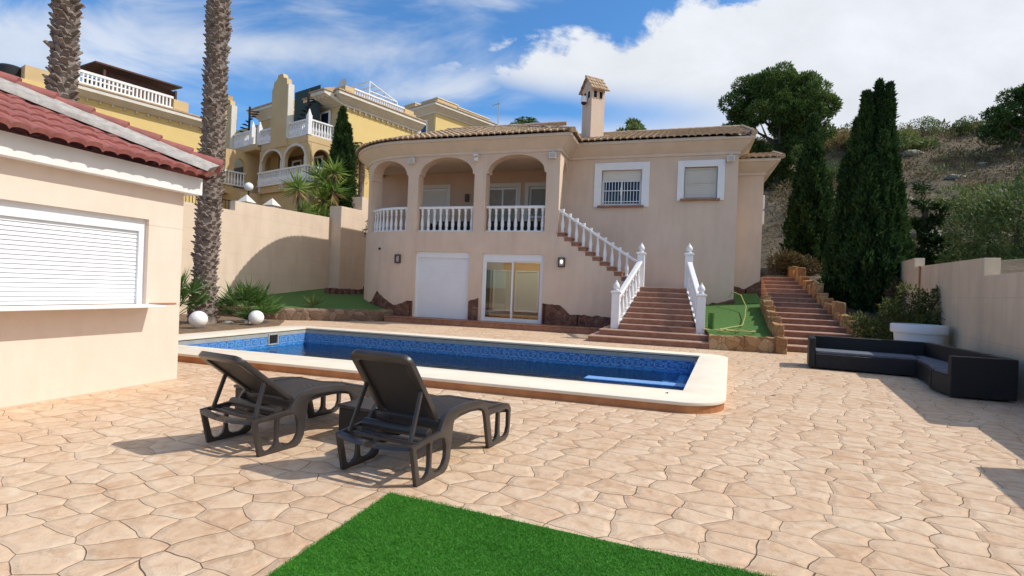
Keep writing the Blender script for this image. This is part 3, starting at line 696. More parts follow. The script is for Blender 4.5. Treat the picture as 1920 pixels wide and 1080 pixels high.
for k in range(17): mb.box(-.06,.99,19.99,20.01,4.9+.0625*k,4.9+.0625*k+.056)
mb.build('roller_blind', M_SHUT, w)
mb = MB()
for k in range(10): mb.box(-.06+.115*k,-.06+.115*k+.016,19.945,19.96,4.87,5.96)
for z in (4.92,5.42,5.9): mb.box(-.08,1.0,19.942,19.962,z,z+.018)
mb.build('window_bars', M_CREAMTRIM, w)
for z0 in (4.25,4.85): MB().plate(rect(22.2,23.2,z0,z0+.5), [rect(22.28,23.12,z0+.07,z0+.43)], .14, YZ(2.78)).build('side_window', M_WHITE, V)
# stone skirting, irregular top
def skirting(fn, s0, s1, prof, seed):
    mb = MB(); n = int((s1-s0)/.07)
    def h(s):
        for (a_,ha),(b_,hb) in zip(prof, prof[1:]):
            if a_ <= s <= b_: return ha+(hb-ha)*(s-a_)/max(1e-6,b_-a_)+mnoise.noise(Vector((s*4.5,seed,0)))*.07+mnoise.noise(Vector((s*14,seed,5)))*.02
        return prof[-1][1]
    for i in range(n):
        a_, b_ = s0+(s1-s0)*i/n, s0+(s1-s0)*(i+1)/n; ha, hb = h(a_), h(b_)
        da, db = .045+.015*mnoise.noise(Vector((a_*5,seed,9))), .045+.015*mnoise.noise(Vector((b_*5,seed,9)))
        (x0,y0),(x1,y1),(x2,y2),(x3,y3) = fn(a_,da), fn(b_,db), fn(b_,-.02), fn(a_,-.02)
        mb.hexa([(x0,y0,-.1),(x1,y1,-.1),(x2,y2,-.1),(x3,y3,-.1),(x0,y0,ha-.03),(x1,y1,hb-.03),(x2,y2,hb),(x3,y3,ha)])
    mb.build('stone_skirting', M_REDSTONE, V, smooth=40)
fl = lambda s,d: (s, 18.47-d)
skirting(lambda s,d: off(s,d+.03), 6.0, 8.6, [(6,.72),(6.5,.62),(7.1,.95),(7.4,1.12),(7.8,.7),(8.6,.55)], 1)
skirting(fl, -10.32, -9.93, [(-10.32,.78),(-9.93,.82)], 2); skirting(fl, -7.58, -7.2, [(-7.58,.92),(-7.2,1.02)], 3)
skirting(fl, -4.74, -2.1, [(-4.74,.95),(-4.1,.92),(-3.8,.62),(-2.1,.58)], 4)
skirting(lambda s,d: (s,19.9-d), .5, 1.72, [(.5,1.0),(.9,1.15),(1.3,1.25),(1.72,1.4)], 5)
skirting(lambda s,d: (s,21.5-d), 1.7, 2.74, [(1.7,1.9),(2.2,1.75),(2.5,1.95),(2.74,2.1)], 6)
# balustrade on the balcony
BAL = [(.035,0),(.062,0),(.062,.06),(.045,.075),(.05,.11),(.064,.19),(.066,.25),(.052,.36),(.036,.5),(.032,.58),(.05,.61),(.05,.64),(.036,.66),(.056,.74),(.06,.78),(.06,.82),(.03,.82)]
def baluster_mesh(h=.82):
    o = MB().lathe([(r,z*h/.82) for r,z in BAL], (0,0,0), 12).build('baluster', M_WHITE, None, smooth=45); me = o.data; bpy.data.objects.remove(o); return me
BME = baluster_mesh()
def put_baluster(parent, root, x, y, z):
    o = bpy.data.objects.new('baluster', BME); COL.objects.link(o); o.parent = parent; ro = ORI[root.name]; o.location = (x-ro[0], y-ro[1], z-ro[2])
for a_, b_ in OPN:
    sq = srange(a_+.01, b_-.01, .2)
    rail = MB().sweep([off(s,-.2) for s in sq], [(-.085,4.38),(.085,4.38),(.085,4.45),(.06,4.475),(-.06,4.475),(-.085,4.45)]).sweep([off(s,-.2) for s in sq], [(-.08,3.5),(.08,3.5),(.08,3.56),(-.08,3.56)]).build('balustrade', M_WHITE, V)
    n = 9
    for k in range(n): x, y = off(a_+(b_-a_)*(k+.5)/n, -.2); put_baluster(rail, V, x, y, 3.56)
# wall fittings
for x, y in ((-10.15,18.5),(-4.56,18.5),(1.42,19.9)):
    f = MB().box(x-.13,x+.13,y-.16,y-.06,6.1,6.32).box(x-.05,x+.05,y-.06,y,6.2,6.38).build('floodlight', M_CREAMTRIM, V, bevel=.015)
    MB().box(x-.09,x+.09,y-.168,y-.161,6.13,6.28).build('floodlight_lens', M_LAMPGLASS, f)
MB().box(-7.50,-7.38,18.26,18.42,6.1,6.2).box(-7.47,-7.41,18.42,18.5,6.12,6.32).box(-7.52,-7.36,18.22,18.46,6.28,6.33).build('security_camera', M_WHITE, V, bevel=.01)
for x, z, lit in ((-10.62,2.42,False),(-4.1,2.42,True)):
    y = off(-4.3-x,0)[1]-.03
    f = MB().plate(rect(x-.12,x+.12,z-.17,z+.17), [rect(x-.075,x+.075,z-.12,z+.12)], .1, XZ(y-.05)).build('wall_lamp', M_BROWNLAMP, V, bevel=.01)
    MB().box(x-.08,x+.08,y-.04,y-.02,z-.13,z+.13).build('lamp_pane', M_LAMPGLASS, f)
    if lit: MB().lathe([(.01,-.05),(.035,-.02),(.035,.03),(.01,.05)], (x,y-.06,z+.02), 10).build('bulb', M_LAMPLIT, f)
MB().box(-9.08,-8.9,21.2,21.3,5.1,5.42).build('wall_lamp', M_BROWNLAMP, V, bevel=.02)
MB().box(-11.65,-11.57,18.68,18.80,2.78,2.86).build('intercom', M_BLACK, V)
# dark seat on the balcony
t = thing('balcony_sofa', (-8,19.9,3.5), 'black rattan sofa standing on the balcony behind the white balusters', 'sofa')
MB().box(-9.9,-4.9,19.6,20.3,3.5,3.82).build('seat', M_BRATTAN, t, bevel=.02); MB().box(-9.9,-4.9,20.3,20.5,3.5,4.12).build('backrest', M_BRATTAN, t, bevel=.02)
for x in (-9.92,-4.9): MB().box(x-.14,x,19.6,20.5,3.5,3.98).build('armrest', M_BRATTAN, t, bevel=.02)

# ================================================================== outdoor staircase
T = thing('outdoor_staircase', (-.7,17,0), 'terracotta tiled outside staircase with white balusters climbing to the balcony', 'staircase')
mb = MB(); nz = MB()
def stepbox(poly, z0, z1):
    mb.prism(poly, z0, z1-.03); n = len(poly); c = (sum(p[0] for p in poly)/n, sum(p[1] for p in poly)/n)
    nz.prism([(c[0]+(x-c[0])*1.008, c[1]+(y-c[1])*(1.008)-.012) for x,y in poly], z1-.03, z1)
stepbox(rect(-2.55,.75,15.38,18.2), 0, .17); stepbox(rect(-2.3,.85,15.85,18.2), .17, .34)
def hw(y): u = (y-16.25)/2.0; return (-.7+.1*u, 1.08-.38*u)
for k in range(8):
    y0 = 16.25+.262*k; (c0,w0),(c1,w1) = hw(y0), hw(18.35)
    stepbox([(c0-w0,y0),(c0+w0,y0),(c1+w1,18.45),(c1-w1,18.45)], .34+.165*k, .34+.165*(k+1))
mb.box(-1.5,.25,18.35,19.89,0,1.62); nz.box(-1.5,.27,18.36,19.89,1.632,1.665)
for k in range(11):
    x1 = -1.5-.2545*k; z = 1.66+.167*(k+1)
    mb.box(-4.28, x1, 18.49, 19.88, z-.167, z-.03); nz.box(x1-.30, x1+.025, 18.44, 19.88, z-.03, z)
mb.build('steps', M_STEP, T, merge=False); nz.build('nosing', M_NOSE, T, bevel=.008, merge=False)
def newel(x, y, z, h=1.1):
    p = MB().box(x-.12,x+.12,y-.12,y+.12,z,z+h).build('newel_post', M_WHITE, T, bevel=.012)
    MB().box(x-.155,x+.155,y-.155,y+.155,z+h,z+h+.05).box(x-.13,x+.13,y-.13,y+.13,z+h+.05,z+h+.075).build('cap', M_WHITE, p, bevel=.012)
    MB().lathe([(.05,0),(.09,.01),(.06,.035),(.055,.05),(.095,.08),(.105,.13),(.085,.19),(.05,.245),(.025,.27),(.03,.29),(.012,.32)], (x,y,z+h+.075), 16).build('finial', M_WHITE, p, smooth=50)
newel(-1.92,16.42,.34,1.08); newel(.52,16.42,.34,1.08); newel(-1.36,18.32,1.5,1.24); newel(.16,18.32,1.5,1.24)
def rail(p, q, n, zoff=0):
    r = MB().beam(p, q, .17, .10).build('handrail', M_WHITE, T, bevel=.03); return r
for (p,q,tail) in (((-1.88,16.5,1.30),(-1.38,18.25,2.5),-1),((.50,16.5,1.30),(.17,18.25,2.5),1)):
    r = rail(p,q,7); p, q = Vector(p), Vector(q)
    MB().beam(p-Vector((0,0,.84)), q-Vector((0,0,.84)), .16, .07).build('stringer', M_WHITE, T)
    for k in range(7): c = p.lerp(q,(k+.6)/7.2); put_baluster(r, T, c.x, c.y, c.z-.84)
p, q = Vector((-4.3,18.56,4.29)), Vector((-1.42,18.5,2.44))
r = MB().beam(p, q, .10, .085).build('handrail', M_WHITE, T, bevel=.02)
for k in range(10):
    x = -4.16+.2545*k+.02; z = 3.5-.167*k; o = p.lerp(q,(x+4.3)/2.88).z-.04
    put_baluster(r, T, x, 18.56, z-.0)

# ================================================================== kiosk
K = thing('pool_kiosk', (-8.6,3.6,0), 'peach stucco pool kiosk with a red tiled hip roof and a closed white roller shutter', 'kiosk')
KX, KY0, KY1 = -6.65, 1.5, 5.66
mb = MB().plate(rect(KY0,KY1,0,2.66), [rect(1.9,5.17,1.06,2.16)], .2, YZ(KX-.1))
mb.box(-10.5,KX-.2,KY1-.2,KY1,0,2.66).box(-10.5,KX-.2,KY0,KY0+.2,0,2.66).box(-10.5,-10.3,KY0+.2,KY1-.2,0,2.66); mb.build('wall', M_KIOSK, K)
sh = MB().plate(rect(1.9,5.17,1.06,2.16), [rect(1.98,5.09,1.06,2.0)], .06, YZ(KX-.09)).build('roller_shutter', M_WHITEALU, K)
mb = MB()
for k in range(19): mb.hexa([(KX-.10,1.97,1.065+.0495*k),(KX-.088,1.97,1.065+.0495*k),(KX-.088,5.1,1.065+.0495*k),(KX-.10,5.1,1.065+.0495*k),(KX-.12,1.97,1.065+.0495*k+.047),(KX-.101,1.97,1.065+.0495*k+.047),(KX-.101,5.1,1.065+.0495*k+.047),(KX-.12,5.1,1.065+.0495*k+.047)])
mb.build('slat_curtain', M_WHITEALU, sh, merge=False)
MB().box(KX-.2,KX+.30,1.8,5.21,1.028,1.056).build('counter_shelf', M_WHITEALU, K, bevel=.006)
MB().box(KX+.001,KX+.012,5.21,5.60,1.055,1.07).build('shelf_line', M_SKIRT, K)
mb = MB()
sqk = lambda e: [(KX+e,KY0-e),(KX+e,KY1+e),(-10.5-e,KY1+e),(-10.5-e,KY0-e)]
MB().sweep(sqk(0)[::-1], [(-.02,2.585),(.155,2.585),(.155,2.82),(-.02,2.82)], True).build('fascia', M_FASCIA, K)
EK, GK = 2.85, .45; KE = .32
tx = KX+KE; ty0, ty1 = KY0-KE, KY1+KE; hl = (ty1-ty0)/2
mb = MB()
tiles(mb, slope(tx,ty0,EK,0,1,-1,0,GK), lambda s,t: t < s+.02 and t < (2*hl-s)+.02, 0, 2*hl, 0, hl, pitch=.175, row=.33, h=.038, lift=.024)
tiles(mb, slope(-10.5-KE,ty1,EK,1,0,0,-1,GK), lambda s,t: t < s and t < (10.5+KE+tx)-s, 0, 10.5+KE+tx, 0, hl, pitch=.175, row=.33, h=.038, lift=.024)
rf = mb.build('roof', M_REDTILE, K, merge=False, smooth=50)
# mortar bed and stepped ridge tiles up the hip
c0 = Vector((tx-.02,ty1-.02,EK+.02)); c1 = Vector((tx-hl,ty1-hl,EK+hl*GK)); d = (c1-c0)
mb = MB(); n = 40; wv = []
for k in range(n+1):
    p = c0+d*(k/n); wob = mnoise.noise(Vector((k*.45,3,1)))*.035; lo = Vector((.0,-.15+wob,-.02+.02*wob))
    wv += [p+Vector((.10,-.30+wob,.02)), p+Vector((.11,-.26+wob,.07)), p+Vector((.03,.0,.17)), p+Vector((-.05,.07,.15)), p+Vector((-.2,.03,-.0))]
mb.add(wv, [(5*k+i,5*k+5+i,5*k+6+i,5*k+1+i) for k in range(n) for i in range(4)]+[(0,1,2,3,4)]); mb.build('hip_mortar', M_MORTAR, rf, smooth=70)
mb = MB(); n = 9
for k in range(n): a_, b_ = c0+d*(k/n), c0+d*((k+1.1)/n); mb.tube([a_+Vector((-.01,.04,.15)), b_+Vector((-.01,.04,.115))],[.105,.09],10)
mb.build('hip_tile', M_REDTILE, rf, smooth=50)

# ================================================================== sun loungers
def make_lounger(loc, ang, label, rz=0):
    t = thing('sun_lounger', loc, label, 'sun lounger', R(rz), 'dark resin sun loungers beside the pool')
    O = [(0,.30),(.2,.318),(.35,.33),(.385,.385),(.43,.44),(.50,.468),(.64,.48),(.80,.475),(.95,.458),(1.03,.435),(1.085,.395),(1.12,.352),(1.25,.345),(1.46,.338),(1.545,.325),(1.585,.285),(1.575,.10),(1.55,.03),(1.49,0),(1.16,0),(1.075,.31),(1.05,.36),(1.0,.395),(.92,.412),(.78,.425),(.64,.428),(.57,.41),(.535,.36),(.515,.22),(.50,.09),(.465,.025),(.41,0),(.07,0)]
    H = [[(.042,.268),(.052,.28),(.212,.29),(.222,.275),(.22,.10),(.205,.055),(.165,.028),(.12,.03),(.095,.06)], [(.245,.275),(.26,.288),(.375,.296),(.42,.27),(.445,.2),(.44,.11),(.41,.06),(.36,.033),(.29,.035),(.255,.06),(.243,.10)],
         [(1.15,.29),(1.165,.305),(1.315,.305),(1.325,.29),(1.32,.1),(1.30,.055),(1.25,.035),(1.215,.05)], [(1.355,.29),(1.37,.305),(1.49,.30),(1.54,.275),(1.545,.12),(1.52,.06),(1.47,.035),(1.39,.04),(1.36,.08)]]
    for sx in (-1,1): MB().plate(O, H, .024, YZ(sx*.342), .005).build('side_frame', M_RESIN, t, smooth=40, world=False)
    mb = MB(); n = 10
    for k in range(n):      # bowed rear and foot crossbars
        x0, x1 = -.34+.68*k/n, -.34+.68*(k+1)/n; f = lambda x: -.035*(1-(x/.34)**2)
        mb.hexa([(x0,f(x0)-.012,.276+f(x0)*.5),(x1,f(x1)-.012,.276+f(x1)*.5),(x1,.03+f(x1),.280+f(x1)*.5),(x0,.03+f(x0),.280+f(x0)*.5),(x0,f(x0),.302+f(x0)*.5),(x1,f(x1),.302+f(x1)*.5),(x1,.04+f(x1),.308+f(x1)*.5),(x0,.04+f(x0),.308+f(x0)*.5)])
    mb.build('crossbar', M_RESIN, t, world=False, smooth=40); MB().box(-.34,.34,1.53,1.585,.285,.33).build('crossbar', M_RESIN, t, world=False, bevel=.01); MB().box(-.335,.335,.40,.46,.30,.40).build('crossbar', M_RESIN, t, world=False, bevel=.01)
    MB().tube([(-.31,.27,.33),(.31,.27,.33)],.04,12).build('roller_bar', M_RESIN, t, world=False, smooth=50)
    for y in (.09,.16): MB().box(-.32,.32,y,y+.035,.275,.30).build('cross_slat', M_RESIN, t, world=False, bevel=.005)
    prof = [(.42,.405),(.55,.44),(.70,.46),(.85,.465),(1.0,.45),(1.15,.405),(1.3,.365),(1.5,.335),(1.56,.325)]
    mb = MB(); vs = [(x,y,z-.012*(1-(x/.33)**2)+dz) for dz in (0,-.02) for y,z in prof for x in (-.33,-.2,0,.2,.33)]; m = len(prof)*5
    fs = [(b+i*5+j,b+i*5+j+1,b+i*5+j+6,b+i*5+j+5) for b in (0,m) for i in range(len(prof)-1) for j in range(4)]
    mb.add(vs, fs); mb.build('seat_sling', M_SLING, t, world=False, smooth=60)
    for sx in (-1,1):
        mb = MB()
        for (y0,z0),(y1,z1) in zip(prof,prof[1:]): mb.beam((sx*.315,y0,z0-.035),(sx*.315,y1,z1-.035),.03,.085)
        mb.build('seat_rail', M_RESIN, t, world=False)
    ca, sa = math.cos(R(ang)), math.sin(R(ang))
    X = Matrix(((1,0,0,0),(0,-ca,sa,.43),(0,sa,ca,.40),(0,0,0,1)))
    fr = rrect(-.275,.275,-.03,.66,.07,6); inn = rrect(-.225,.225,.02,.605,.045,6)
    b = MB().plate(fr, [inn], .03, X, .008).build('backrest', M_RESIN, t, world=False, smooth=40)
    MB().plate([(x*1.02,.33+(y-.33)*1.02) for x,y in inn], (), .010, X).build('back_sling', M_SLING, b, world=False)
    for sx in (-1,1):
        p = X @ Vector((sx*.262,.33,-.02)); MB().beam(p, (sx*.285,.07,.30), .026, .034).build('strut', M_RESIN, t, world=False, bevel=.006)
    return t
make_lounger((-2.12,3.42,0), 53, 'dark brown sun lounger nearest the grass mat, its backrest raised steeply', -8)
make_lounger((-3.58,3.51,0), 38, 'dark brown sun lounger nearer the kiosk, its backrest reclined lower', -11)
def side_table(loc, w, h, label):
    t = thing('side_table', loc, label, 'side table', R(-9), 'small rattan cube side tables')
    MB().box(-w/2,w/2,-w/2,w/2,.02,h-.03).build('body', M_RATTAN, t, world=False, bevel=.01)
    MB().box(-w/2-.012,w/2+.012,-w/2-.012,w/2+.012,h-.03,h).build('top', M_RESIN, t, world=False, bevel=.008)
side_table((-2.72,4.36,0), .42, .33, 'small dark rattan cube table between the two sun loungers')
side_table((-4.18,4.62,0), .42, .33, 'small dark rattan cube table on the kiosk side of the reclined lounger')

# ================================================================== artificial grass mat
t = thing('grass_mat', (0,0,0), 'bright green artificial grass mat laid on the stone paving in the foreground', 'grass mat')
MB().prism([(-1.85,-2),(4.2,-2.5),(4.2,2.7),(-1.85,3.23)],.003,.020).build('mat_backing', M_TURF, t)
def blades(n, x0, x1, y0, y1, z, h, w):
    P = np.stack([RNG.uniform(x0,x1,n), RNG.uniform(y0,y1,n), np.full(n,z)],1); a_ = RNG.uniform(0,6.283,n)
    s = np.stack([np.cos(a_),np.sin(a_),np.zeros(n)],1)*w*.5; tip = P+np.stack([RNG.normal(0,.011,n),RNG.normal(0,.011,n),h*RNG.uniform(.55,1.1,n)],1)
    return np.stack([P-s,P+s,tip],1).reshape(-1,3)
V_ = np.concatenate([blades(200000,-1.86,1.4,1.7,3.235,.02,.013,.0034), blades(9000,-1.86,4.2,-2,1.7,.02,.03,.012), blades(6000,1.4,4.2,1.7,3.23,.02,.03,.008)])
V_[:,1] += -.088*(V_[:,0]+1.85)+np.repeat(RNG.normal(0,.006,len(V_)//3),3); V_[:,1] += .012*np.sin(V_[:,0]*2.7)*(V_[:,1] > 2.2); o = npmesh('grass_blades', V_, 3, L_TURF, t); o['kind'] = 'stuff'

# ================================================================== right terrace: sofa, bowl, walls, steps
def sofa_mod(name, loc, rz, label, seat, back, arms, cush):
    t = thing(name, loc, label, 'sofa', rz, 'black rattan sofa set by the wall')
    MB().prism(seat, .03, .33).build('base', M_BRATTAN, t, world=False, bevel=.015)
    MB().prism(cush, .33, .385).build('cushion', M_CUSHION, t, world=False, bevel=.02)
    for b in back: MB().prism(b, .03, .66).build('backrest', M_BRATTAN, t, world=False, bevel=.015)
    for b in arms: MB().prism(b, .03, .655).build('armrest', M_BRATTAN, t, world=False, bevel=.015)
    return t
sofa_mod('rattan_sofa', (2.60,12.62,0), R(-9), 'long black rattan sofa section with a grey seat, its open end facing the steps', rect(.10,1.92,0,.78), [rect(0,2.1,.78,.90)], [rect(-.02,.10,-.02,.78)], rect(.11,1.92,.02,.77))
sofa_mod('rattan_corner_sofa', (4.4,11.3,0), 0, 'black rattan corner sofa section with a grey seat, between the other two sections', [(-.05,.85),(-.10,.45),(-.20,.0),(-.36,-.55),(.35,-.55),(.38,1.75),(.12,1.7)], [[(.38,-.55),(.50,-.55),(.53,1.9),(.38,1.78)]], [], [(-.03,.83),(-.08,.45),(-.18,.0),(-.33,-.53),(.36,-.53),(.37,1.7),(.12,1.64)])
sofa_mod('rattan_end_sofa', (4.42,10.0,0), 0, 'black rattan sofa section with the tall end panel nearest the paving', rect(-.38,.33,.12,.72), [rect(.33,.45,.12,.72)], [rect(-.40,.45,0,.12)], rect(-.36,.32,.13,.71))
t = thing('planter_bowl', (5.1,14.25,0), 'large white round planter bowl with a wide rim standing behind the black sofa', 'planter')
MB().lathe([(.30,0),(.42,.25),(.46,.66),(.47,.78),(.525,.79),(.535,.83),(.535,.96),(.52,.98),(.49,.975),(.48,.90),(.02,.88)], (5.1,14.25,0), 36).build('bowl', M_WHITE, t, smooth=40)
MB().lathe([(.01,.0),(.47,.0),(.46,.02),(.01,.03)], (5.1,14.25,.90), 24).build('soil', M_SOIL, t)
# right boundary wall (leans away from the pool axis)
wa = math.atan(.17); sc = 1/math.cos(wa)
WM = Matrix.Translation((5.0-1.7,0,0)) @ Matrix(((math.cos(wa),math.sin(wa),0,0),(-math.sin(wa),math.cos(wa),0,0),(0,0,1,0),(0,0,0,1))) @ YZ(.12)
t = thing('boundary_wall', (5.3,12,0), 'beige stepped garden wall behind the black sofa and white planter', 'wall')
top_ = [(26.5,2.86),(18.47,2.78),(18.46,2.52),(12.27,2.36),(12.26,2.02),(8.2,2.0),(8.19,1.45),(6.35,1.45),(6.34,2.04),(-3,2.0)]
MB().plate([(-3*sc,-.3),(26.5*sc,-.3)]+[(y*sc,z) for y,z in top_], (), .24, WM).build('wall_body', M_WALLR, t, bevel=.01)
MB().tube([(wallx(17.6)-.03,17.6,.6),(wallx(17.6)-.03,17.6,2.5)], .022, 6).build('drain_pipe', M_SKIRT, t)
# garden steps up the side of the villa
t = thing('garden_steps', (3.7,16.2,0), 'long flight of terracotta garden steps climbing beside the villa', 'steps')
mb = MB(); nz = MB()
for k in range(14):
    u = k/13; x0 = 2.72+.42*u; x1 = 4.72-.36*u; y0 = 16.2+.61*k; z1 = .165*(k+1)
    mb.box(x0,x1,y0,25.2,z1-.165,z1-.03); nz.box(x0-.0,x1+.0,y0-.03,25.2,z1-.03,z1)
mb.build('risers', M_STEP, t, merge=False); nz.build('treads', M_NOSE, t, bevel=.008, merge=False)
def stones(mb, x, y, z0, z1, w, d, rz=0., seed=0):
    rr = random.Random(seed); P = []
    for sz, z in ((1,z0),(1,z1)):
        for dx,dy in ((-1,-1),(1,-1),(1,1),(-1,1)):
            q = Vector((dx*w/2*rr.uniform(.85,1.08), dy*d/2*rr.uniform(.85,1.08), 0)); q.rotate(Matrix.Rotation(rz,3,'Z')); P.append((x+q.x, y+q.y, z+(rr.uniform(-.03,.05) if z == z1 else 0)))
    mb.hexa(P)
t = thing('stone_kerb', (4.7,18,0), 'stepped orange stone kerb along the garden steps on the wall side', 'stone kerb')
mb = MB()
for k in range(16):
    y = 16.3+.58*k; x = 4.86-.030*k
    stones(mb, x, y, -.1, .36+.168*k*.97+(.22 if k % 4 == 1 else 0), .30, .60, 0, k)
for k in range(4): stones(mb, 4.95+.22*k, 16.0+.05*k, -.1, .36-.03*k, .3, .3, 0, 40+k)
mb.build('stones', M_ORSTONE, t, bevel=.03, merge=False)
t = thing('lawn_planter', (1.7,16,0), 'small raised bed of artificial grass edged with orange stone beside the staircase', 'raised bed')
mb = MB()
for k in range(6): stones(mb, .88+.29*k, 15.48+.02*k, -.1, .38, .32, .28, 0, 60+k)
for k in range(8): stones(mb, 2.50+.012*k, 15.62+.5*k, -.1, .42+(.18 if k in (1,2) else 0)+.155*k, .27, .54, 0, 80+k)
mb.build('stone_edge', M_ORSTONE, t, bevel=.025, merge=False)
mb = MB(); mb.add([(.75,15.6,.36),(2.5,15.6,.36),(2.5,17.2,.60),(.6,17.2,.60),(2.52,19.85,1.25),(.35,19.85,1.10)], [(0,1,2,3),(3,2,4,5)]); mb.quad((1.7,19.85,1.20),(2.6,19.85,1.27),(2.6,21.45,1.6),(1.7,21.45,1.55))
mb.build('turf', M_TURF2, t, recalc=False)
MB().tube([(.82,16.5,.4),(.82,16.5,.95)],.09,12).build('green_post', M_TURF2, t, smooth=50)
pts = []
for k in range(70):
    u = k/69; an = u*15; rr = .25+.16*math.sin(u*9); pts.append((1.15+rr*1.5*math.cos(an)+.25*u, 16.15+rr*.8*math.sin(an), .47+.012*math.sin(k*1.7)+max(0, u-.0)*.04))
pts += [(1.7,16.9,.62),(1.85,17.8,.85),(1.95,18.6,1.15),(1.85,19.2,1.5),(1.6,19.5,1.62),(1.5,19.6,1.4)]
M_HOSE = pmat('hose', (.42,.40,.12), (.5,.47,.16), 8, .5)
tag(MB().tube(pts, .016, 6).build('garden_hose', M_HOSE, None, smooth=60), 'pale yellow green hose coiled on the small lawn bed by the staircase', 'hose')

# ================================================================== left wall, raised bed, globes
t = thing('boundary_wall', (-17.3,15,0), 'tall pale beige boundary wall behind the palm trunk, left of the villa', 'wall')
mb = MB().plate([(0,-.3),(23.2,-.3),(23.2,4.7),(17.05,4.54),(17.05,4.14),(0,4.04)], (), .26, YZ(-17.43)); mb.plate([(23.2,-.3),(38,-.3),(38,6.16),(25.0,6.08),(25.0,5.34),(23.2,5.29)], (), .7, YZ(-17.05))
mb.build('wall_body', M_WALL, t, bevel=.01)
t = thing('raised_bed', (-12.5,17,0), 'low brown stone raised bed with turf between the boundary wall and the villa', 'raised bed')
MB().sweep([(-10.72,18.5),(-10.85,17.5),(-13.6,15.35),(-17.28,15.2)], [(-.02,-.1),(.0,.36),(-.04,.43),(-.24,.44),(-.26,-.1)]).build('stone_edge', M_BEDSTONE, t, bevel=.02)
mb = MB(); mb.add([(-17.28,15.4,.38),(-13.7,15.5,.38),(-10.95,17.6,.38),(-10.8,18.5,.40),(-12.4,19.6,.72),(-14.6,22.2,1.08),(-17.28,22.6,1.05),(-17.28,18,.66)], [(0,1,7),(1,2,3,4),(1,4,6,7),(4,5,6)]); mb.build('turf', M_TURF2, t)
mb = MB()
for k in range(9): stones(mb, -15.6+.30*k, 20.9+.06*k, .5, 1.12+.06*(k>5)*2, .28, .25, 0, 120+k)
mb.build('back_stones', M_REDSTONE, t, bevel=.03, merge=False)
mb = MB(); mb.prism([(-17.28,8),(-11.95,8),(-11.75,11),(-11.9,13.6),(-13.0,15.1),(-17.28,15.2)], .0, .035); structure(mb.build('planting_soil', M_SOIL))
for i,(x,y,z,r,lb) in enumerate(((-12.42,11.15,.02,.228,'white globe lamp on the ground in front of the palm trunk'),(-12.18,12.95,.02,.215,'white globe lamp on the ground in front of the fan palm'))):
    g = thing('globe_lamp', (x,y,z), lb, 'globe lamp', 0, 'white globe lamps by the pool')
    MB().lathe([(r*math.sin(math.pi*k/18)+.002, r-r*math.cos(math.pi*k/18)*1.0) for k in range(19)], (0,0,.03), 28).build('globe', M_WHITE, g, world=False, smooth=80)
    MB().lathe([(.09,0),(.09,.05)], (0,0,0), 16).build('base', M_METAL, g, world=False)
for i,(x,y,r) in enumerate(((-13.0,13.5,.17),(-12.75,13.9,.12),(-13.3,13.0,.14),(-13.9,11.2,.15))):
    mb = MB(); bm = bmesh.new(); bmesh.ops.create_icosphere(bm, subdivisions=2, radius=r)
    mb.add([(x+v.co.x*1.3, y+v.co.y, .03+v.co.z*.6+mnoise.noise(v.co*9+Vector((i,0,0)))*.05) for v in bm.verts], [tuple(v.index for v in f.verts) for f in bm.faces]); bm.free()
    tag(mb.build('rock', M_MORTAR, None, smooth=40), ('pale rock on the soil right of the palm trunk','smallest pale rock on the soil by the fan palm','pale rock close against the palm trunk','pale rock left of the palm trunk')[i], 'rock')

# ================================================================== palms and garden plants
def palm_trunk(name, p0, p1, r0, r1, label, crown=True):
    t = thing(name, p0, label, 'palm tree', 0, 'tall palm trunks left of the villa')
    p0, p1 = Vector(p0), Vector(p1); n = 40; L = (p1-p0).length
    f = lambda u: p0.lerp(p1,u)+Vector((math.sin(u*3.0)*.10,math.sin(u*2.2)*.05,0))
    rad = lambda u: (r0+(r1-r0)*min(1,u*2.2))*(1+.35*math.exp(-u*L/.45))+.015*math.sin(u*40)
    mb = MB().tube([f(k/n) for k in range(n+1)], [rad(k/n) for k in range(n+1)], 14)
    rr = random.Random(5); an = 0; z = .05
    while z < L-.1:           # stubs of cut leaf bases in a spiral
        an += 2.399; u = z/L; c = f(u); r = rad(u)*rr.uniform(.93,1.0); a_ = an+rr.uniform(-.12,.12)
        o = Vector((math.cos(a_),math.sin(a_),0)); s = Vector((-o.y,o.x,0)); w = rr.uniform(.055,.10); l = rr.uniform(.07,.17); h = rr.uniform(.10,.17); tw = rr.uniform(-.05,.05); ln = .01 if rr.random() < .72 else rr.uniform(.03,.09)
        b = c+o*(r-.03); e = c+o*(r+l*.55+ln)+Vector((0,0,h))+s*tw
        mb.add([b-s*w,b+s*w,b+s*w*.6+Vector((0,0,.12)),b-s*w*.6+Vector((0,0,.12)), e-s*w*.45,e+s*w*.45,e+s*w*.3-o*.02+Vector((0,0,.025)),e-s*w*.3-o*.02+Vector((0,0,.025))], [(0,1,5,4),(1,2,6,5),(2,3,7,6),(3,0,4,7),(4,5,6,7)])
        z += rr.uniform(.0105,.0145)
    mb.build('trunk', M_PALM, t, merge=False, recalc=False)
    if crown:
        F = []
        for k in range(34):
            a_ = k*2.399; el = R(80-k*1.9); fronds(F, tuple(p1), a_, el, 2.3, 60)
        npmesh('crown', np.concatenate(F), 4, L_FAN, t)
    return t
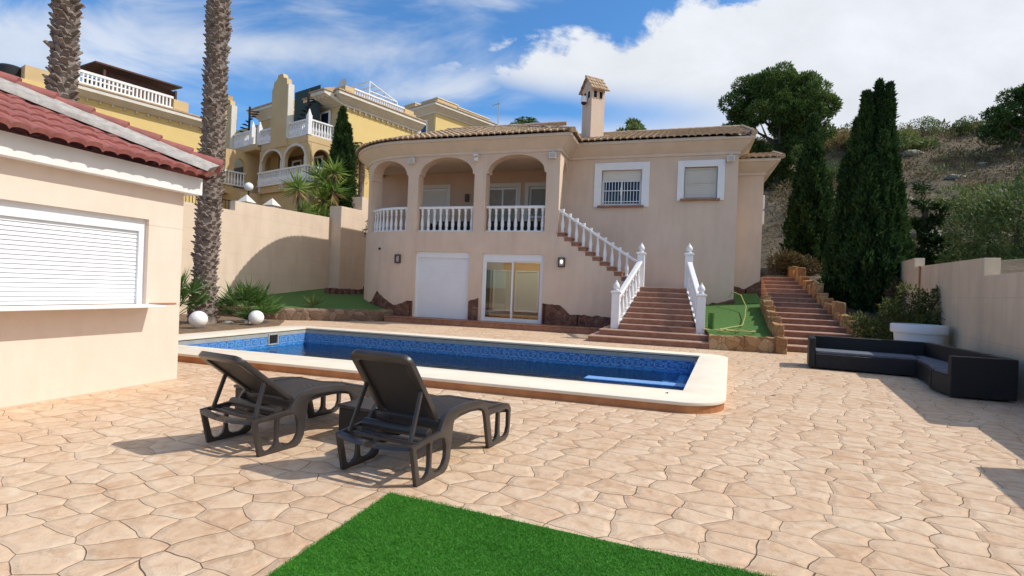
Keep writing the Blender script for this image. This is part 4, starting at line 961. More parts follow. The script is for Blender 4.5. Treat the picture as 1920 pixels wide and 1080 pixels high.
def fronds(F, p, az, el, L, n, width=.5):
    u = np.linspace(.1,1,n)[:,None]; d = np.array([math.cos(az),math.sin(az),0]); z = np.array([0,0,1])
    C_ = np.array(p)+d*(u*L*math.cos(el))+z*(u*L*math.sin(el)-1.1*u**2*L*.55)
    s = np.array([-d[1],d[0],0])
    for sg in (-1,1):
        D = unit(s*sg+d*.7+z*RNG.normal(-.25,.12,(n,1))); F.append(leaves(C_, D, width*np.sin(np.pi*np.clip(u,.08,.96))**.6, .05, .08))
palm_trunk('palm_tree', (-13.72,12.45,0), (-13.80,12.55,13.6), .30, .27, 'tall bare palm trunk rising beside the pool, rough with cut leaf bases')
palm_trunk('palm_tree', (-11.95,7.33,0), (-11.78,7.1,13.5), .215, .165, 'thick palm trunk rising behind the red kiosk roof')
def fan_plant(loc, n, L, label, name='fan_palm', seed=1, zmin=.2):
    t = thing(name, loc, label, 'palm', 0, 'young fan palms by the pool'); r_ = np.random.default_rng(seed); F = []; st_ = MB()
    for k in range(n):
        az = k*2.399+r_.uniform(-.3,.3); el = r_.uniform(zmin,1.35); l = L*r_.uniform(.55,.8); d = np.array([math.cos(az)*math.cos(el),math.sin(az)*math.cos(el),math.sin(el)])
        p = np.array([0,0,.12]); q = p+d*l; st_.tube([tuple(p),tuple(q)],[.014,.009],5)
        s = unit(np.cross(d,[0,0,1.])); nn = np.cross(s,d); m = 22
        th_ = np.linspace(-1.9,1.9,m)[:,None]; D = unit(d*np.cos(th_)+s*np.sin(th_)+nn*(.18-.2*np.abs(np.sin(th_))))
        F.append(leaves(np.repeat(q[None],m,0), D, L*.5*(1-.16*np.abs(th_)), .042, .05, r_))
    npmesh('fronds', np.concatenate(F), 4, L_FAN, t, world=False); st_.build('stem', L_FAN, t, world=False)
    return t
fan_plant((-13.0,13.5,0), 32, 1.15, 'bushy fan palm right of the tall palm trunk', seed=3)
fan_plant((-13.75,11.35,0), 22, 1.35, 'fan palm half hidden behind the kiosk corner, left of the tall palm trunk', seed=4, zmin=.5)
t = thing('yucca', (-13.0,16.6,.45), 'small spiky plant growing alone in the turf raised bed', 'plant')
D = unit(RNG.normal(0,1,(40,3))+[0,0,.9]); npmesh('leaves', leaves(np.zeros((40,3))+[0,0,.05], D, .5, .045, .1), 4, L_BUSH, t, world=False)
def rosette(F, G_, c, L, n, rng):
    D = unit(rng.normal(0,1,(n,3))+[0,0,.55]); F.append(leaves(np.repeat(np.array([c]),n,0), D, L, L*.085, .05, rng))
    D = unit(rng.normal(0,1,(n//3,3))+[0,0,-1.6]); G_.append(leaves(np.repeat(np.array([c]),n//3,0)-[0,0,.1], D, L*.95, L*.08, .1, rng))
def yucca(loc, heads, label, seed):
    t = thing('yucca_tree', loc, label, 'yucca', 0, 'yuccas above the boundary wall'); rng = np.random.default_rng(seed); F, G_ = [], []; mb = MB()
    for x,y,z,L in heads: rosette(F, G_, (x,y,z), L, 95, rng); mb.tube([(x*.2,y*.2,-1.0),(x*.7,y*.7,z*.55),(x,y,z)],[.13,.10,.08],8)
    npmesh('leaves', np.concatenate(F), 4, L_YUC, t, world=False); npmesh('dry_leaves', np.concatenate(G_), 4, L_DRY, t, world=False); mb.build('trunk', M_BARK, t, world=False, smooth=60)
yucca((-18.3,22.4,3.77), [(-0.45, 0.0, 2.33, 0.98), (-0.2, 0.1, 1.16, 0.69)], 'yucca with one main head of spiky leaves, nearest the globe street lamp', 21)
yucca((-18.3,24.13,3.91), [(-0.35, 0, 3.01, 1.09), (0.3, 0.1, 2.39, 1.03), (-0.05, -0.2, 1.83, 1.03), (0.35, 0.1, 3.4, 0.86)], 'tallest yucca with several heads of spiky leaves above the wall', 22)
yucca((-18.3,23.56,3.8), [(-0.2, 0, 1.1, 0.86), (0.25, 0, 0.93, 0.8)], 'low bright green yucca leaning over the boundary wall top', 23)
def cypress(loc, cols, label, n, seed, mat=L_CYP, size=.30, name='cypress_tree', cat='cypress', group=None):
    t = thing(name, loc, label, cat, 0, group); rng = np.random.default_rng(seed); F = []; mb = MB()
    for dx,dy,z0,z1,r in cols:
        m = int(n*(z1-z0)*r); u = rng.uniform(0,1,m)**.9; z = z0+(z1-z0)*u; prof = np.minimum(1,(1-u)**.62*1.25)*np.minimum(1,.55+u*3)
        a_ = rng.uniform(0,6.283,m); lum = .95+.28*np.sin(a_*5+z*2.3)+.2*np.sin(a_*9-z*4.1)+.16*np.sin(z*6.5+a_*2)
        lum = lum+.25*np.clip(rng.normal(0,.6,m),0,1.2)*(rng.uniform(0,1,m)<.22); rr = r*prof*lum*rng.uniform(.45,1,m)**.3
        P = np.stack([dx+np.cos(a_)*rr, dy+np.sin(a_)*rr, z],1); D = np.stack([np.cos(a_)*.55,np.sin(a_)*.55,np.full(m,1.0)],1)
        F.append(leaves(P, unit(D), size, size*.38, .35, rng)); mb.tube([(dx*.3,dy*.3,0),(dx,dy,z0+.6),(dx,dy,z1*.9)],[.16,.12,.03],7)
    npmesh('crown', np.concatenate(F), 4, mat, t, world=False); mb.build('trunk', M_BARK, t, world=False, smooth=60); return t
cypress((6.15,21.6,.9), [(-0.24, 0, 0.0, 7.86, 0.42), (0.17, 0.1, 0.1, 8.25, 0.34), (0.43, -0.1, 0.1, 8.06, 0.3), (-0.71, 0.2, 0.1, 5.68, 0.41), (0.53, -0.2, 0.1, 5.87, 0.49), (0.81, 0.2, 0, 4.58, 0.48), (-0.17, -0.5, 0.1, 5.41, 0.58), (0.22, -0.4, 0.2, 6.32, 0.42), (-0.44, 0.1, 0.1, 6.95, 0.41), (1.0, 0.1, 0, 3.3, 0.41), (-0.91, 0.1, 0, 3.57, 0.41), (0.26, -0.7, 0, 3.3, 0.54)], 'broadest dark cypress clump with several pointed tops at the head of the garden steps', 4200, 31, size=.18)
cypress((5.5,27.2,2.6), [(-.1,0,-.2,7.15,.62),(-.45,.1,-.2,5.2,.55),(.35,0,-.2,4.6,.6),(-.1,-.3,-.2,6.2,.6)], 'slim single pointed cypress between the villa and the broad cypress clump', 2600, 32, size=.22)
cypress((-18.3,25.21,3.72), [(0,0,0,7.3,.62),(.35,0,0,6.4,.55),(-.25,-.1,0,5.6,.6),(.2,0,-.3,4.2,.85)], 'narrow dark cypress against the yellow house wall', 2800, 33, size=.19)
def clumptree(name, loc, blobs, label, cat, mat, size, trunk, n, seed, flat=.6, limbs=None, asp=.35, group=None):
    t = thing(name, loc, label, cat, 0, group); rng = np.random.default_rng(seed); F = []; mb = MB()
    for x,y,z,r in blobs:
        m = int(n*r*r)
        for q in range(5):      # sub-clumps keep the outline uneven and leave gaps
            o = rng.normal(0,.42,3)*r; o[2] *= .6; P, D = blob((x+o[0],y+o[1],z+o[2]), (r*.6,r*.6,r*.6*flat), m//5, rng)
            F.append(leaves(P, D+np.array([0,0,.4]), size, size*asp, .6, rng))
        if limbs: mb.tube([(trunk[0][0],trunk[0][1],z*limbs), (x*.55,y*.55,z*.5+limbs*z*.4), (x,y,z-.1*r)],[.09*trunk[1],.05*trunk[1],.02],6)
    mb.tube([(0,0,-.5),(trunk[0][0]*.5,trunk[0][1]*.5,trunk[2]*.5),(trunk[0][0],trunk[0][1],trunk[2])],[.14*trunk[1],.11*trunk[1],.07*trunk[1]],9)
    npmesh('crown', np.concatenate(F), 4, mat, t, world=False); mb.build('trunk', M_BARK, t, world=False, smooth=60); return t
clumptree('pine_tree', (6.4,44.2,9.5), [(-.6,0,8.0,1.5),(.7,0,8.2,1.4),(2.0,.3,7.5,1.5),(2.6,.2,6.4,1.4),(-1.8,0,7.4,1.4),(-2.4,.2,6.2,1.25),(-.2,-.9,7.0,1.6),(1.2,-1.0,6.4,1.6),(2.0,-.9,5.6,1.2),(-1.4,-.6,5.4,1.4),(.2,.3,5.0,1.4),(0,-1.0,5.6,1.2),(1.0,.2,3.6,1.2),(2.2,.4,3.2,1.0),(.6,-.5,2.4,1.1),(-2.9,.3,4.9,.9),(-3.6,0,4.3,.75),(-2.6,.4,3.6,1.0),(-1.5,.2,3.1,1.1),(-2.4,.2,2.2,1.1),(-.9,.3,1.9,1.1),(-1.9,.1,.9,1.2),(1.9,.4,4.9,1.0),(2.7,.5,4.1,.9),(.2,.4,.8,1.2)],
          'large umbrella pine with a broad rounded crown on the hill behind the villa', 'pine tree', L_PINE, .23, ((.3,0),1.6,6.6), 2500, 41, flat=.85, limbs=.55)
clumptree('pine_tree', (21.5,44.5,11.6), [(-0.15, 0, 4.04, 1.14), (1.25, 0, 4.94, 1.32), (2.65, 0, 4.58, 1.41), (-1.25, 0, 2.78, 0.88), (0.05, 0.3, 2.51, 1.06), (1.65, 0, 3.14, 1.32), (-1.85, 0.2, 1.88, 0.62), (3.25, 0.3, 2.96, 1.32), (-0.75, 0.2, 1.43, 0.7), (4.45, 0, 4.04, 1.41)], 'dark pine cut off by the right edge of the photo, high on the hillside', 'pine tree', L_PINE, .22, ((.5,0),1.5,3.2), 2600, 42, flat=.85, limbs=.5)
clumptree('juniper_tree', (8.7,24.5,2.6), [(-.3,0,.7,.55),(.25,0,1.3,.45),(-.15,0,1.9,.4),(.45,.1,2.1,.35),(.1,0,2.7,.3),(.75,0,2.6,.3),(.0,0,3.3,.22),(.75,0,1.2,.4),(.5,0,.5,.5)], 'small dark irregular juniper just right of the broad cypress clump', 'juniper', L_CYP, .22, ((.2,0),.7,2.6), 2200, 43, limbs=.6)
clumptree('olive_bush', (10.6,22.6,1.7), [(-1.4,0,1.2,1.1),(-.6,0,2.3,1.2),(.3,0,3.2,1.3),(1.4,0,3.6,1.3),(2.3,0,2.6,1.4),(.8,-.4,1.6,1.3),(-.2,-.5,.8,1.1),(2.2,-.4,.9,1.3),(1.2,0,4.4,.9),(-1.0,.2,3.2,.8),(3.2,0,4.0,1.3)], 'large loose olive green bush on the hillside above the stepped garden wall', 'bush', L_BUSH, .17, ((.3,0),.8,2.4), 1500, 44, flat=.85, limbs=.35, asp=.3)
clumptree('garden_shrub', (5.25,15.35,.05), [(-0.52, 0, 0.59, 0.49), (0.11, 0, 0.81, 0.51), (0.63, 0.1, 0.76, 0.51), (-0.17, 0.1, 1.24, 0.37), (0.57, 0.2, 1.4, 0.37), (0.78, 0.2, 1.73, 0.22), (-0.06, 0.1, 1.73, 0.17), (-0.8, 0.1, 0.86, 0.3), (0.34, -0.1, 1.08, 0.43)], 'loose green shrub growing behind the white planter bowl against the wall', 'shrub', L_SHRUB, .11, ((.0,0),.35,.9), 5200, 45, flat=.95, limbs=.3, asp=.3)
for i,(x,y,z,r,lb) in enumerate(((7.0,20.1,1.5,.55,'dry grassy bush at the foot of the broad cypress clump'),(4.55,25.8,2.55,.7,'dry reddish bush at the top of the garden steps'),(5.55,17.0,.1,.4,'low dry plant between the stone kerb and the wall'))):
    clumptree('dry_bush', (x,y,z), [(0,0,r*.5,r),(r*.6,.1,r*.4,r*.7),(-r*.6,.1,r*.35,r*.7)], lb, 'bush', L_SCRUB, .2, ((0,0),.3,r*.5), 2500, 50+i, flat=.9)
clumptree('golden_bush', (21.8,54.2,14.6), [(0,0,.9,1.0),(.5,0,1.6,.6),(-.7,0,.6,.7)], 'golden dry bush standing on the hill skyline', 'bush', L_GOLD, .32, ((0,0),.5,.8), 1500, 53, flat=1.0)
clumptree('hill_tree', (14.6,48.0,13.0), [(0,0,.6,1.5),(1.9,.2,.1,1.3),(3.4,.3,-.6,1.0),(-1.6,0,.6,1.4)], 'low green tree on the hill right of the broad cypress clump', 'tree', L_BUSH, .34, ((0,0),.7,.4), 1100, 54)
clumptree('hill_tree', (-4.6,46,12.8), [(0,0,2.0,1.1),(1.0,0,1.6,.9),(-1.1,0,1.5,.9),(.2,0,2.7,.6)], 'green treetop showing above the villa ridge right of the chimney', 'tree', L_BUSH, .4, ((0,0),.8,1.5), 1100, 55)
clumptree('dark_bush', (-18.2,25.87,3.8), [(0,0,.6,.8),(-.9,.1,.5,.7),(.7,.1,.9,.75),(-1.6,.2,.6,.7)], 'dark green bush behind the wall beside the villa', 'bush', L_CYP, .2, ((0,0),.4,.5), 2400, 56)
# fan palms far back
def crown_palm(loc, zc, n, L, label, trunk_r, seed, mat=L_FAN, dry=0):
    t = thing('palm_tree', loc, label, 'palm tree'); F = []
    for k in range(n): fronds(F, (0,0,zc), k*2.399, R(78-k*(95/n)), L*random.uniform(.85,1.1), 34, L*.32)
    npmesh('crown', np.concatenate(F), 4, mat, t, world=False); MB().tube([(0,0,-.5),(.05,0,zc)],[trunk_r*1.2,trunk_r],9).build('trunk', M_PALM, t, world=False)
    if dry:
        F = []
        for k in range(dry): fronds(F, (0,0,zc-.1), k*2.399, R(-35-k), L*.9, 24, L*.3)
        npmesh('dry_fronds', np.concatenate(F), 4, L_DRY, t, world=False)
crown_palm((-18.2,27.03,3.7), 5.35, 24, 1.35, 'palm with hanging dry fronds between the narrow cypress and the villa', .16, 61, dry=16)
crown_palm((-13.1,43,9), 6.2, 24, 1.7, 'distant palm crown showing above the villa roof left of the chimney', .2, 62)

# ================================================================== scrub on the hill
rng = np.random.default_rng(77); F = []; FG = []
k = 0
while k < 3700:
    x, y = rng.uniform(4.8,38), rng.uniform(19,64)
    if y < 26 and x < 7.2: continue
    d = mnoise.noise(Vector((x*.22,y*.22,1)))
    if rng.uniform(-.7,.5) > d: continue
    r = rng.uniform(.16,.55)*(1.35 if y > 35 else 1)*(1.9 if rng.uniform() < .07 else 1); h = hill(x,y)
    P, D = blob((x,y,h+r*.25), (r,r,r*.65), int(20+16*r), rng); (FG if rng.uniform() < .1 and d > -.1 else F).append(leaves(P, D+np.array([0,0,.7]), .13+.16*r, .05+.05*r, .6, rng)); k += 1
o = npmesh('green_scrub', np.concatenate(FG), 4, L_BUSH); o['kind'] = 'stuff'; tag(o, 'olive green bushes scattered among the dry scrub on the hillside', 'scrub')
o = npmesh('hill_scrub', np.concatenate(F), 4, L_SCRUB); o['kind'] = 'stuff'; tag(o, 'dry brown and olive scrub covering the hillside', 'scrub')
for x,y,h,lb in ((23.55,60,1.7,'tall thin pole on the hill skyline beside the golden bush'),(17.8,58,1.4,'short thin pole on the hill skyline right of the broad cypress clump')):
    z = hill(x,y); tag(MB().tube([(x,y,z-.3),(x,y,z+h+.6)], .06, 6).build('utility_pole', M_BARK), lb, 'pole')
for i in range(20):       # larger bushes that stand out of the scrub
    x, y = rng.uniform(8.5,30), rng.uniform(27,54); q = rng.uniform(.55,1.25)*(1 if y < 40 else 1.25); k = i % 3
    clumptree('hill_bush', (x,y,hill(x,y)-.1), [(0,0,q*.45,q*.8),(q*.8,.1,q*.35,q*.6),(-q*.7,.2,q*.3,q*.65)], ('rounded olive green bush standing out of the hillside scrub','dry straw coloured bush standing out of the hillside scrub','dark green bush standing out of the hillside scrub')[k], 'bush', (L_BUSH,L_GOLD,L_PINE)[k], .15, ((0,0),.3,q*.5), 1500, 200+i, flat=.85, group=('olive green bushes on the hillside','straw coloured bushes on the hillside','dark green bushes on the hillside')[k])
M_ROCK = pmat('hill_rock', (.20,.17,.13), (.40,.36,.30), 3, .95, .8, 8, bdist=.05)
for i in range(34):
    x, y = rng.uniform(7.5,26), rng.uniform(28,50); q = rng.uniform(.2,.6); bm = bmesh.new(); bmesh.ops.create_icosphere(bm, subdivisions=2, radius=q); mb = MB(); h0 = hill(x,y)
    mb.add([(x+v.co.x*1.5, y+v.co.y, h0+v.co.z*.6+mnoise.noise(v.co*2.2/q+Vector((i,0,0)))*.3*q) for v in bm.verts], [tuple(v.index for v in f_.verts) for f_ in bm.faces]); bm.free()
    tag(mb.build('rock', M_ROCK, None), 'pale grey rock lying in the dry hillside scrub', 'rock', 'rocks on the hillside')
for x,y,z,rz,lb in ((1.35,8.75,.004,.4,'tiny dark fallen leaf on the paving right of the pool'),(-.15,7.35,.136,1.2,'tiny fallen leaf lying on the cream pool coping')):
    mb = MB(); mb.add([(-.05,0,0),(0,.022,.008),(.05,0,.014),(0,-.022,.008),(0,0,.002)], [(0,4,1),(1,4,2),(2,4,3),(3,4,0)], Matrix.Translation((x,y,z)) @ Matrix.Rotation(rz,4,'Z')); tag(mb.build('fallen_leaf', M_BARK, None, recalc=False), lb, 'leaf')
# ================================================================== yellow houses
def balus(mb, p, q, z0, h, post=False, st=.17):
    p, q = Vector((*p,0)), Vector((*q,0)); mb.beam(p+Vector((0,0,z0+h-.04)), q+Vector((0,0,z0+h-.04)), .16, .09); mb.beam(p+Vector((0,0,z0+.04)), q+Vector((0,0,z0+.04)), .14, .08)
    n = max(2, int((q-p).length/st))
    for k in range(n): c = p.lerp(q,(k+.5)/n); mb.lathe([(.05,0),(.055,.08),(.075,.3*h),(.04,.55*h),(.045,.75*h),(.06,h-.08)], (c.x,c.y,z0+.04), 6)
    return mb
CP = lambda z: [(-.02,z-.2),(.07,z-.2),(.07,z-.1),(.48,z+.22),(.56,z+.24),(.56,z+.42),(-.02,z+.42)]
TP = lambda z: [(-.02,z+.425),(.62,z+.425),(.62,z+.50),(.1,z+.62),(-.02,z+.62)]
def house(o, rot, label): return thing('yellow_house', o, label, 'house', R(rot), 'yellow terraced houses beyond the wall')
def bd(mb, name, mat, par, **k): return mb.build(name, mat, par, world=False, **k)
# middle house
h = house((-19.28,26.38,3.3), -18, 'ochre and yellow terraced house with arched balconies and two tall wall fins'); z = -3.3
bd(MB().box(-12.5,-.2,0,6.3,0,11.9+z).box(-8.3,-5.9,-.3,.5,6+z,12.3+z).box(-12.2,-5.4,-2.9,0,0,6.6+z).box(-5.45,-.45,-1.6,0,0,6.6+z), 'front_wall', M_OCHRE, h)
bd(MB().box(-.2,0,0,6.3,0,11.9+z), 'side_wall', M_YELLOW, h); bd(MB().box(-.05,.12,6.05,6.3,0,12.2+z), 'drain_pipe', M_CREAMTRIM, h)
bd(MB().sweep([(0,6.3),(0,0),(-2.4,0),(-2.4,2.5)], CP(11.9+z)).sweep([(-5.9,2.5),(-5.9,-.3),(-8.3,-.3),(-8.3,2.5)], CP(12.1+z)), 'cornice', M_CREAMTRIM, h)
rf = bd(MB().sweep([(0,6.3),(0,0),(-2.4,0),(-2.4,2.5)], TP(11.9+z)).sweep([(-5.9,2.5),(-5.9,-.3),(-8.3,-.3),(-8.3,2.5)], TP(12.1+z)), 'roof_edge', M_TILE, h)
mb = MB()
for k in range(14): mb.box(.05,.13,.35+.43*k,.43+.43*k,11.55+z,11.7+z)
bd(mb, 'cornice_bracket', M_CREAMTRIM, h)
for q in ((-1.3,-.15,.35,1.0,12.4,13.0),(-3.2,-1.6,1.6,2.6,12.2,13.2),(-2.4,-.31,5.6,6.2,12.3,12.9),(-8.2,-6.2,1.0,2.2,12.3,13.1),(-.3,-.12,5.0,5.8,12.4,13.0)): bd(MB().box(*q[:4],q[4]+z,q[5]+z), 'parapet', M_OCHRE, h)
so_ = bd(MB().hexa([(-1.25,-.02,11.72+z),(.1,-.02,11.72+z),(.1,-.0,11.72+z),(-1.25,-.0,11.72+z),(-1.25,-1.15,12.02+z),(.1,-1.15,12.02+z),(.1,0,12.02+z),(-1.25,0,12.02+z)]).box(-1.25,.1,-1.2,-.56,12.021+z,12.2+z), 'eave', M_CREAMTRIM, h)
bd(MB().hexa([(-1.3,-1.28,12.205+z),(.15,-1.28,12.205+z),(.15,-.56,12.205+z),(-1.3,-.56,12.205+z),(-1.3,-1.28,12.26+z),(.15,-1.28,12.26+z),(.15,-.56,12.55+z),(-1.3,-.56,12.55+z)]), 'eave_tile', M_TILE, so_)
for k in range(4): bd(MB().box(-1.15+.36*k,-1.05+.36*k,-1.0,-.3,11.9+z,12.0+z), 'eave_bracket', M_CREAMTRIM, so_)
bd(MB().box(-9.3,-6.3,.9,3,11.9+z,13.35+z), 'roof_room', M_OCHRE, h); bd(MB().box(-9.35,-6.25,.85,3.05,13.352+z,13.42+z), 'parapet_cap', M_CREAMTRIM, h)
bd(balus(MB(), (-.22,1.0), (-.22,5.0), 12.42+z, .62), 'roof_balustrade', M_WHITE, h, merge=False)
def fin(x0, x1, zt): return [(x0,9.2+z),(x1,9.2+z),(x1,zt-.75),(x1-.12,zt-.7),(x1-.18,zt-.35),(x1-.5,zt-.25),((x0+x1)/2+.25,zt),((x0+x1)/2-.25,zt),(x0+.5,zt-.25),(x0+.18,zt-.35),(x0+.12,zt-.7),(x0,zt-.75)]
f = bd(MB().plate(fin(-4.15,-2.45,13.5+z), (), .3, XZ(-1.72)), 'wall_fin', M_OCHRE, h); f2 = bd(MB().plate(fin(-9.85,-8.5,13.2+z), (), .3, XZ(-1.95)), 'wall_fin', M_OCHRE, h)
bd(MB().box(-2.44,-2.36,-1.90,-1.54,9.6+z,12.8+z), 'fin_trim', M_CREAMTRIM, f); bd(MB().box(-8.49,-8.41,-2.12,-1.78,9.6+z,12.5+z), 'fin_trim', M_CREAMTRIM, f2)
bd(MB().box(-5.3,-.4,-1.8,0,9.2+z,9.6+z).box(-9.1,-5.5,-2.0,0,9.3+z,9.7+z), 'upper_balcony', M_OCHRE, h, bevel=.05)
for p_,q_,z_ in (((-2.4,-1.72),(-.5,-1.72),9.6),((-.48,-1.72),(-.48,-.05),9.6),((-8.4,-1.9),(-6.2,-1.9),9.7),((-5.5,-1.75),(-4.2,-1.75),9.6)): bd(balus(MB(),p_,q_,z_+z,.9), 'balustrade', M_WHITE, h, merge=False)
for x_,y_,z_ in ((-.49,-1.71,9.6),(-6.18,-1.88,9.7),(-5.5,-1.8,9.6)): bd(MB().box(x_-.12,x_+.12,y_-.12,y_+.12,z_+z,z_+1.1+z).lathe([(.14,0),(.1,.1),(.03,.35)],(x_,y_,z_+1.1+z),8), 'corner_post', M_WHITE, h, merge=False)
A1, A2 = archpoly(-5.15,-3.0,7.0+z,8.3+z,.8), archpoly(-2.7,-.62,7.0+z,8.3+z,.8)
A3, A4 = archpoly(-9.4,-7.2,7.1+z,8.4+z,.8), archpoly(-12.0,-9.8,7.1+z,8.4+z,.8)
bd(MB().plate(rect(-5.42,-.4,6.6+z,9.2+z), [A1,A2], .22, XZ(-1.68)).plate(rect(-12.2,-6.9,6.6+z,9.3+z), [A3,A4], .22, XZ(-3.0)).plate(rect(-1.6,0,6.6+z,9.2+z), [archpoly(-1.4,-.25,7.0+z,8.35+z,.6)], .2, YZ(-.5)).plate(rect(-2.9,0,6.6+z,9.3+z), [archpoly(-2.6,-1.9,7.0+z,8.35+z,.5)], .2, YZ(-7.0)), 'arcade_wall', M_OCHRE, h)
bd(MB().box(-12.1,-.6,-.06,-.005,6.62+z,9.19+z), 'recess_shade', M_OCHSHADE, h)  # sheet behind the arches, arcade shade put into its dark brown
for x0,x1,y in ((-5.15,-3.0,-1.8),(-2.7,-.62,-1.8),(-9.4,-7.2,-3.12),(-12,-9.8,-3.12)):
    c_, w_ = (x0+x1)/2, (x1-x0)/2; mb = MB()
    for k in range(14):
        a0, a1 = math.pi*k/14, math.pi*(k+1)/14; mb.beam((c_+(w_+.07)*math.cos(a0), y, 8.3+.1*(y<-3)+z+.87*math.sin(a0)), (c_+(w_+.07)*math.cos(a1), y, 8.3+.1*(y<-3)+z+.87*math.sin(a1)), .06, .13)
    for x in (x0-.08,x1+.08): mb.box(x-.1,x+.1,y-.06,y+.04,6.7+z,8.4+z)
    bd(mb, 'arch_trim', M_CREAMTRIM, h, merge=False)
for p_,q_,z_ in (((-5.4,-1.85),(-.4,-1.85),7.0),((-.36,-1.85),(-.36,-.1),7.0),((-12.2,-3.2),(-6.9,-3.2),7.1),((-6.85,-3.2),(-6.85,-1.9),7.1)): bd(balus(MB(),p_,q_,z_+z,.88), 'balustrade', M_WHITE, h, merge=False)
for x0,x1,z0,z1 in ((-1.9,-.9,9.6,11.5),(-7.6,-6.5,9.7,11.5),(-4.6,-3.6,7.0,8.9),(-2.3,-1.4,7.0,8.9)):
    w = bd(MB().plate(rect(x0,x1,z0+z,z1+z), [rect(x0+.1,x1-.1,z0+.1+z,z1-.1+z)], .1, XZ(-.09)), 'window', M_WHITE, h); bd(MB().box(x0+.08,x1-.08,-.08,-.062,z0+.08+z,z1-.08+z), 'pane', M_DGLASS, w)
for cx,cy,zt in ((-1.75,-1.0,12.6),(-7.75,-1.3,12.5)):
    mb = MB().tube([(cx,cy,9.6+z),(cx,cy,zt+z)],.07,8)
    for k in range(13):
        a_ = k*.42+2; zz = 9.8+k*.2+z; mb.add([(cx,cy,zz),(cx+.55*math.cos(a_),cy+.55*math.sin(a_),zz),(cx+.55*math.cos(a_+.42),cy+.55*math.sin(a_+.42),zz),(cx,cy,zz+.05),(cx+.55*math.cos(a_),cy+.55*math.sin(a_),zz+.05),(cx+.55*math.cos(a_+.42),cy+.55*math.sin(a_+.42),zz+.05)],[(0,1,2),(3,4,5),(1,2,5,4),(0,1,4,3),(0,2,5,3)])
    bd(mb, 'spiral_stair', M_IRON, h, merge=False)
bd(MB().box(-3.9,-1.30,-.55,-.5,9.7+z,12.95+z), 'stair_screen', pmat('green_screen',(.03,.06,.06),None,3,.6), h)
d_ = bd(MB().lathe([(.01,.0),(.25,.02),(.42,.09),(.43,.10),(.25,.04),(.01,.02)], (0,0,0), 20, Matrix.Translation((-2.6,2.0,14.0+z)) @ Matrix.Rotation(R(80),4,'X')), 'satellite_dish', M_CREAMTRIM, h, smooth=50)
bd(MB().tube([(-2.6,2.05,13.2+z),(-2.6,2.05,14.0+z)],.04,6), 'dish_pole', M_METAL, d_)
mb = MB()
for x in (-3.2,-.8):
    for y in (2.6,4.9): mb.tube([(x,y,12.3+z),(x,y,(14.1 if y < 3 else 13.5)+z)],.05,6)
    mb.tube([(x,2.6,14.1+z),(x,4.9,13.5+z)],.04,6); mb.tube([(x,2.6,13.5+z),(x,4.9,13.5+z)],.04,6)
for k in range(6): mb.beam((-3.2,2.6+.46*k,14.1-.12*k+z),(-.8,2.6+.46*k,14.1-.12*k+z),.06,.05)
bd(mb, 'roof_pergola', M_WHITE, h, merge=False)
# right house
h = house((-19.0,38.0,4.5), -23, 'distant yellow house with a cream cornice just left of the roof antenna'); z = -4.5
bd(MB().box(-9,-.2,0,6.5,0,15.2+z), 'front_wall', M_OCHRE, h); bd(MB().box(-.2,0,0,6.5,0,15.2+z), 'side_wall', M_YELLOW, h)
bd(MB().sweep([(0,6.5),(0,0),(-2.6,0),(-2.6,2.5)], CP(15.2+z)), 'cornice', M_CREAMTRIM, h); bd(MB().sweep([(0,6.5),(0,0),(-2.6,0),(-2.6,2.5)], TP(15.2+z)), 'roof_edge', M_TILE, h)
for q in ((-2.2,-.2,.3,2.5,15.6,16.3),(-.35,-.15,2.52,6.2,15.7,16.15),(-4.8,-3.4,.6,2,15.3,16.6)): p_ = bd(MB().box(*q[:4],q[4]+z,q[5]+z), 'parapet', M_OCHRE, h); bd(MB().box(q[0]-.05,q[1]+.05,q[2]-.05,q[3]+.05,q[5]+z,q[5]+.07+z), 'cap', M_CREAMTRIM, p_)
w = bd(MB().plate(rect(-1.9,-.9,12.9+z,14.6+z), [rect(-1.8,-1,13+z,14.5+z)], .1, XZ(-.06)), 'window', M_WHITE, h); bd(MB().box(-1.82,-.98,-.05,-.02,12.98+z,14.52+z), 'pane', M_DGLASS, w)
# left house
h = house((-26.04,23.17,3.3), -16, 'long yellow house with a dark brown roof terrace pergola above the kiosk roof'); z = -3.3
bd(MB().box(-8,-.2,-11,.4,0,9.9+z), 'front_wall', M_OCHRE, h); bd(MB().box(-.2,0,-11,.4,0,9.9+z), 'side_wall', M_YELLOW, h)
bd(MB().sweep([(0,.4),(0,-6.2)], [(-.02,9.75+z),(.06,9.75+z),(.40,9.98+z),(.46,10.0+z),(.46,10.18+z),(-.02,10.18+z)]), 'cornice', M_CREAMTRIM, h); bd(MB().sweep([(0,.4),(0,-6.2)], [(-.02,10.185+z),(.5,10.185+z),(.5,10.25+z),(.05,10.36+z),(-.02,10.36+z)]), 'roof_edge', M_TILE, h)
mb = MB()
for k in range(12): mb.box(.04,.10,-5.9+.52*k,-5.84+.52*k,9.62+z,9.75+z)
bd(mb, 'cornice_bracket', M_CREAMTRIM, h)
for q in ((-.3,-.06,-6.4,.3,10.2,10.42),(-.3,-.06,-1.5,-.75,10.43,10.95),(-1.5,-.05,-7.6,-6.41,9.9,10.55)): bd(MB().box(*q[:4],q[4]+z,q[5]+z), 'parapet', M_OCHRE, h)
mb = MB(); mb.beam((-.18,-6.2,11.02+z),(-.18,-1.5,11.02+z),.16,.12); mb.beam((-.18,-6.2,10.46+z),(-.18,-1.5,10.46+z),.14,.1)
for k in range(27): mb.box(-.24,-.12,-6.2+.174*k,-6.13+.174*k,10.42+z,11.0+z)
mb.beam((-.18,-6.2,10.75+z),(-.18,-3.4,10.75+z),.10,.06); bd(mb, 'roof_balustrade', M_WHITE, h, merge=False)
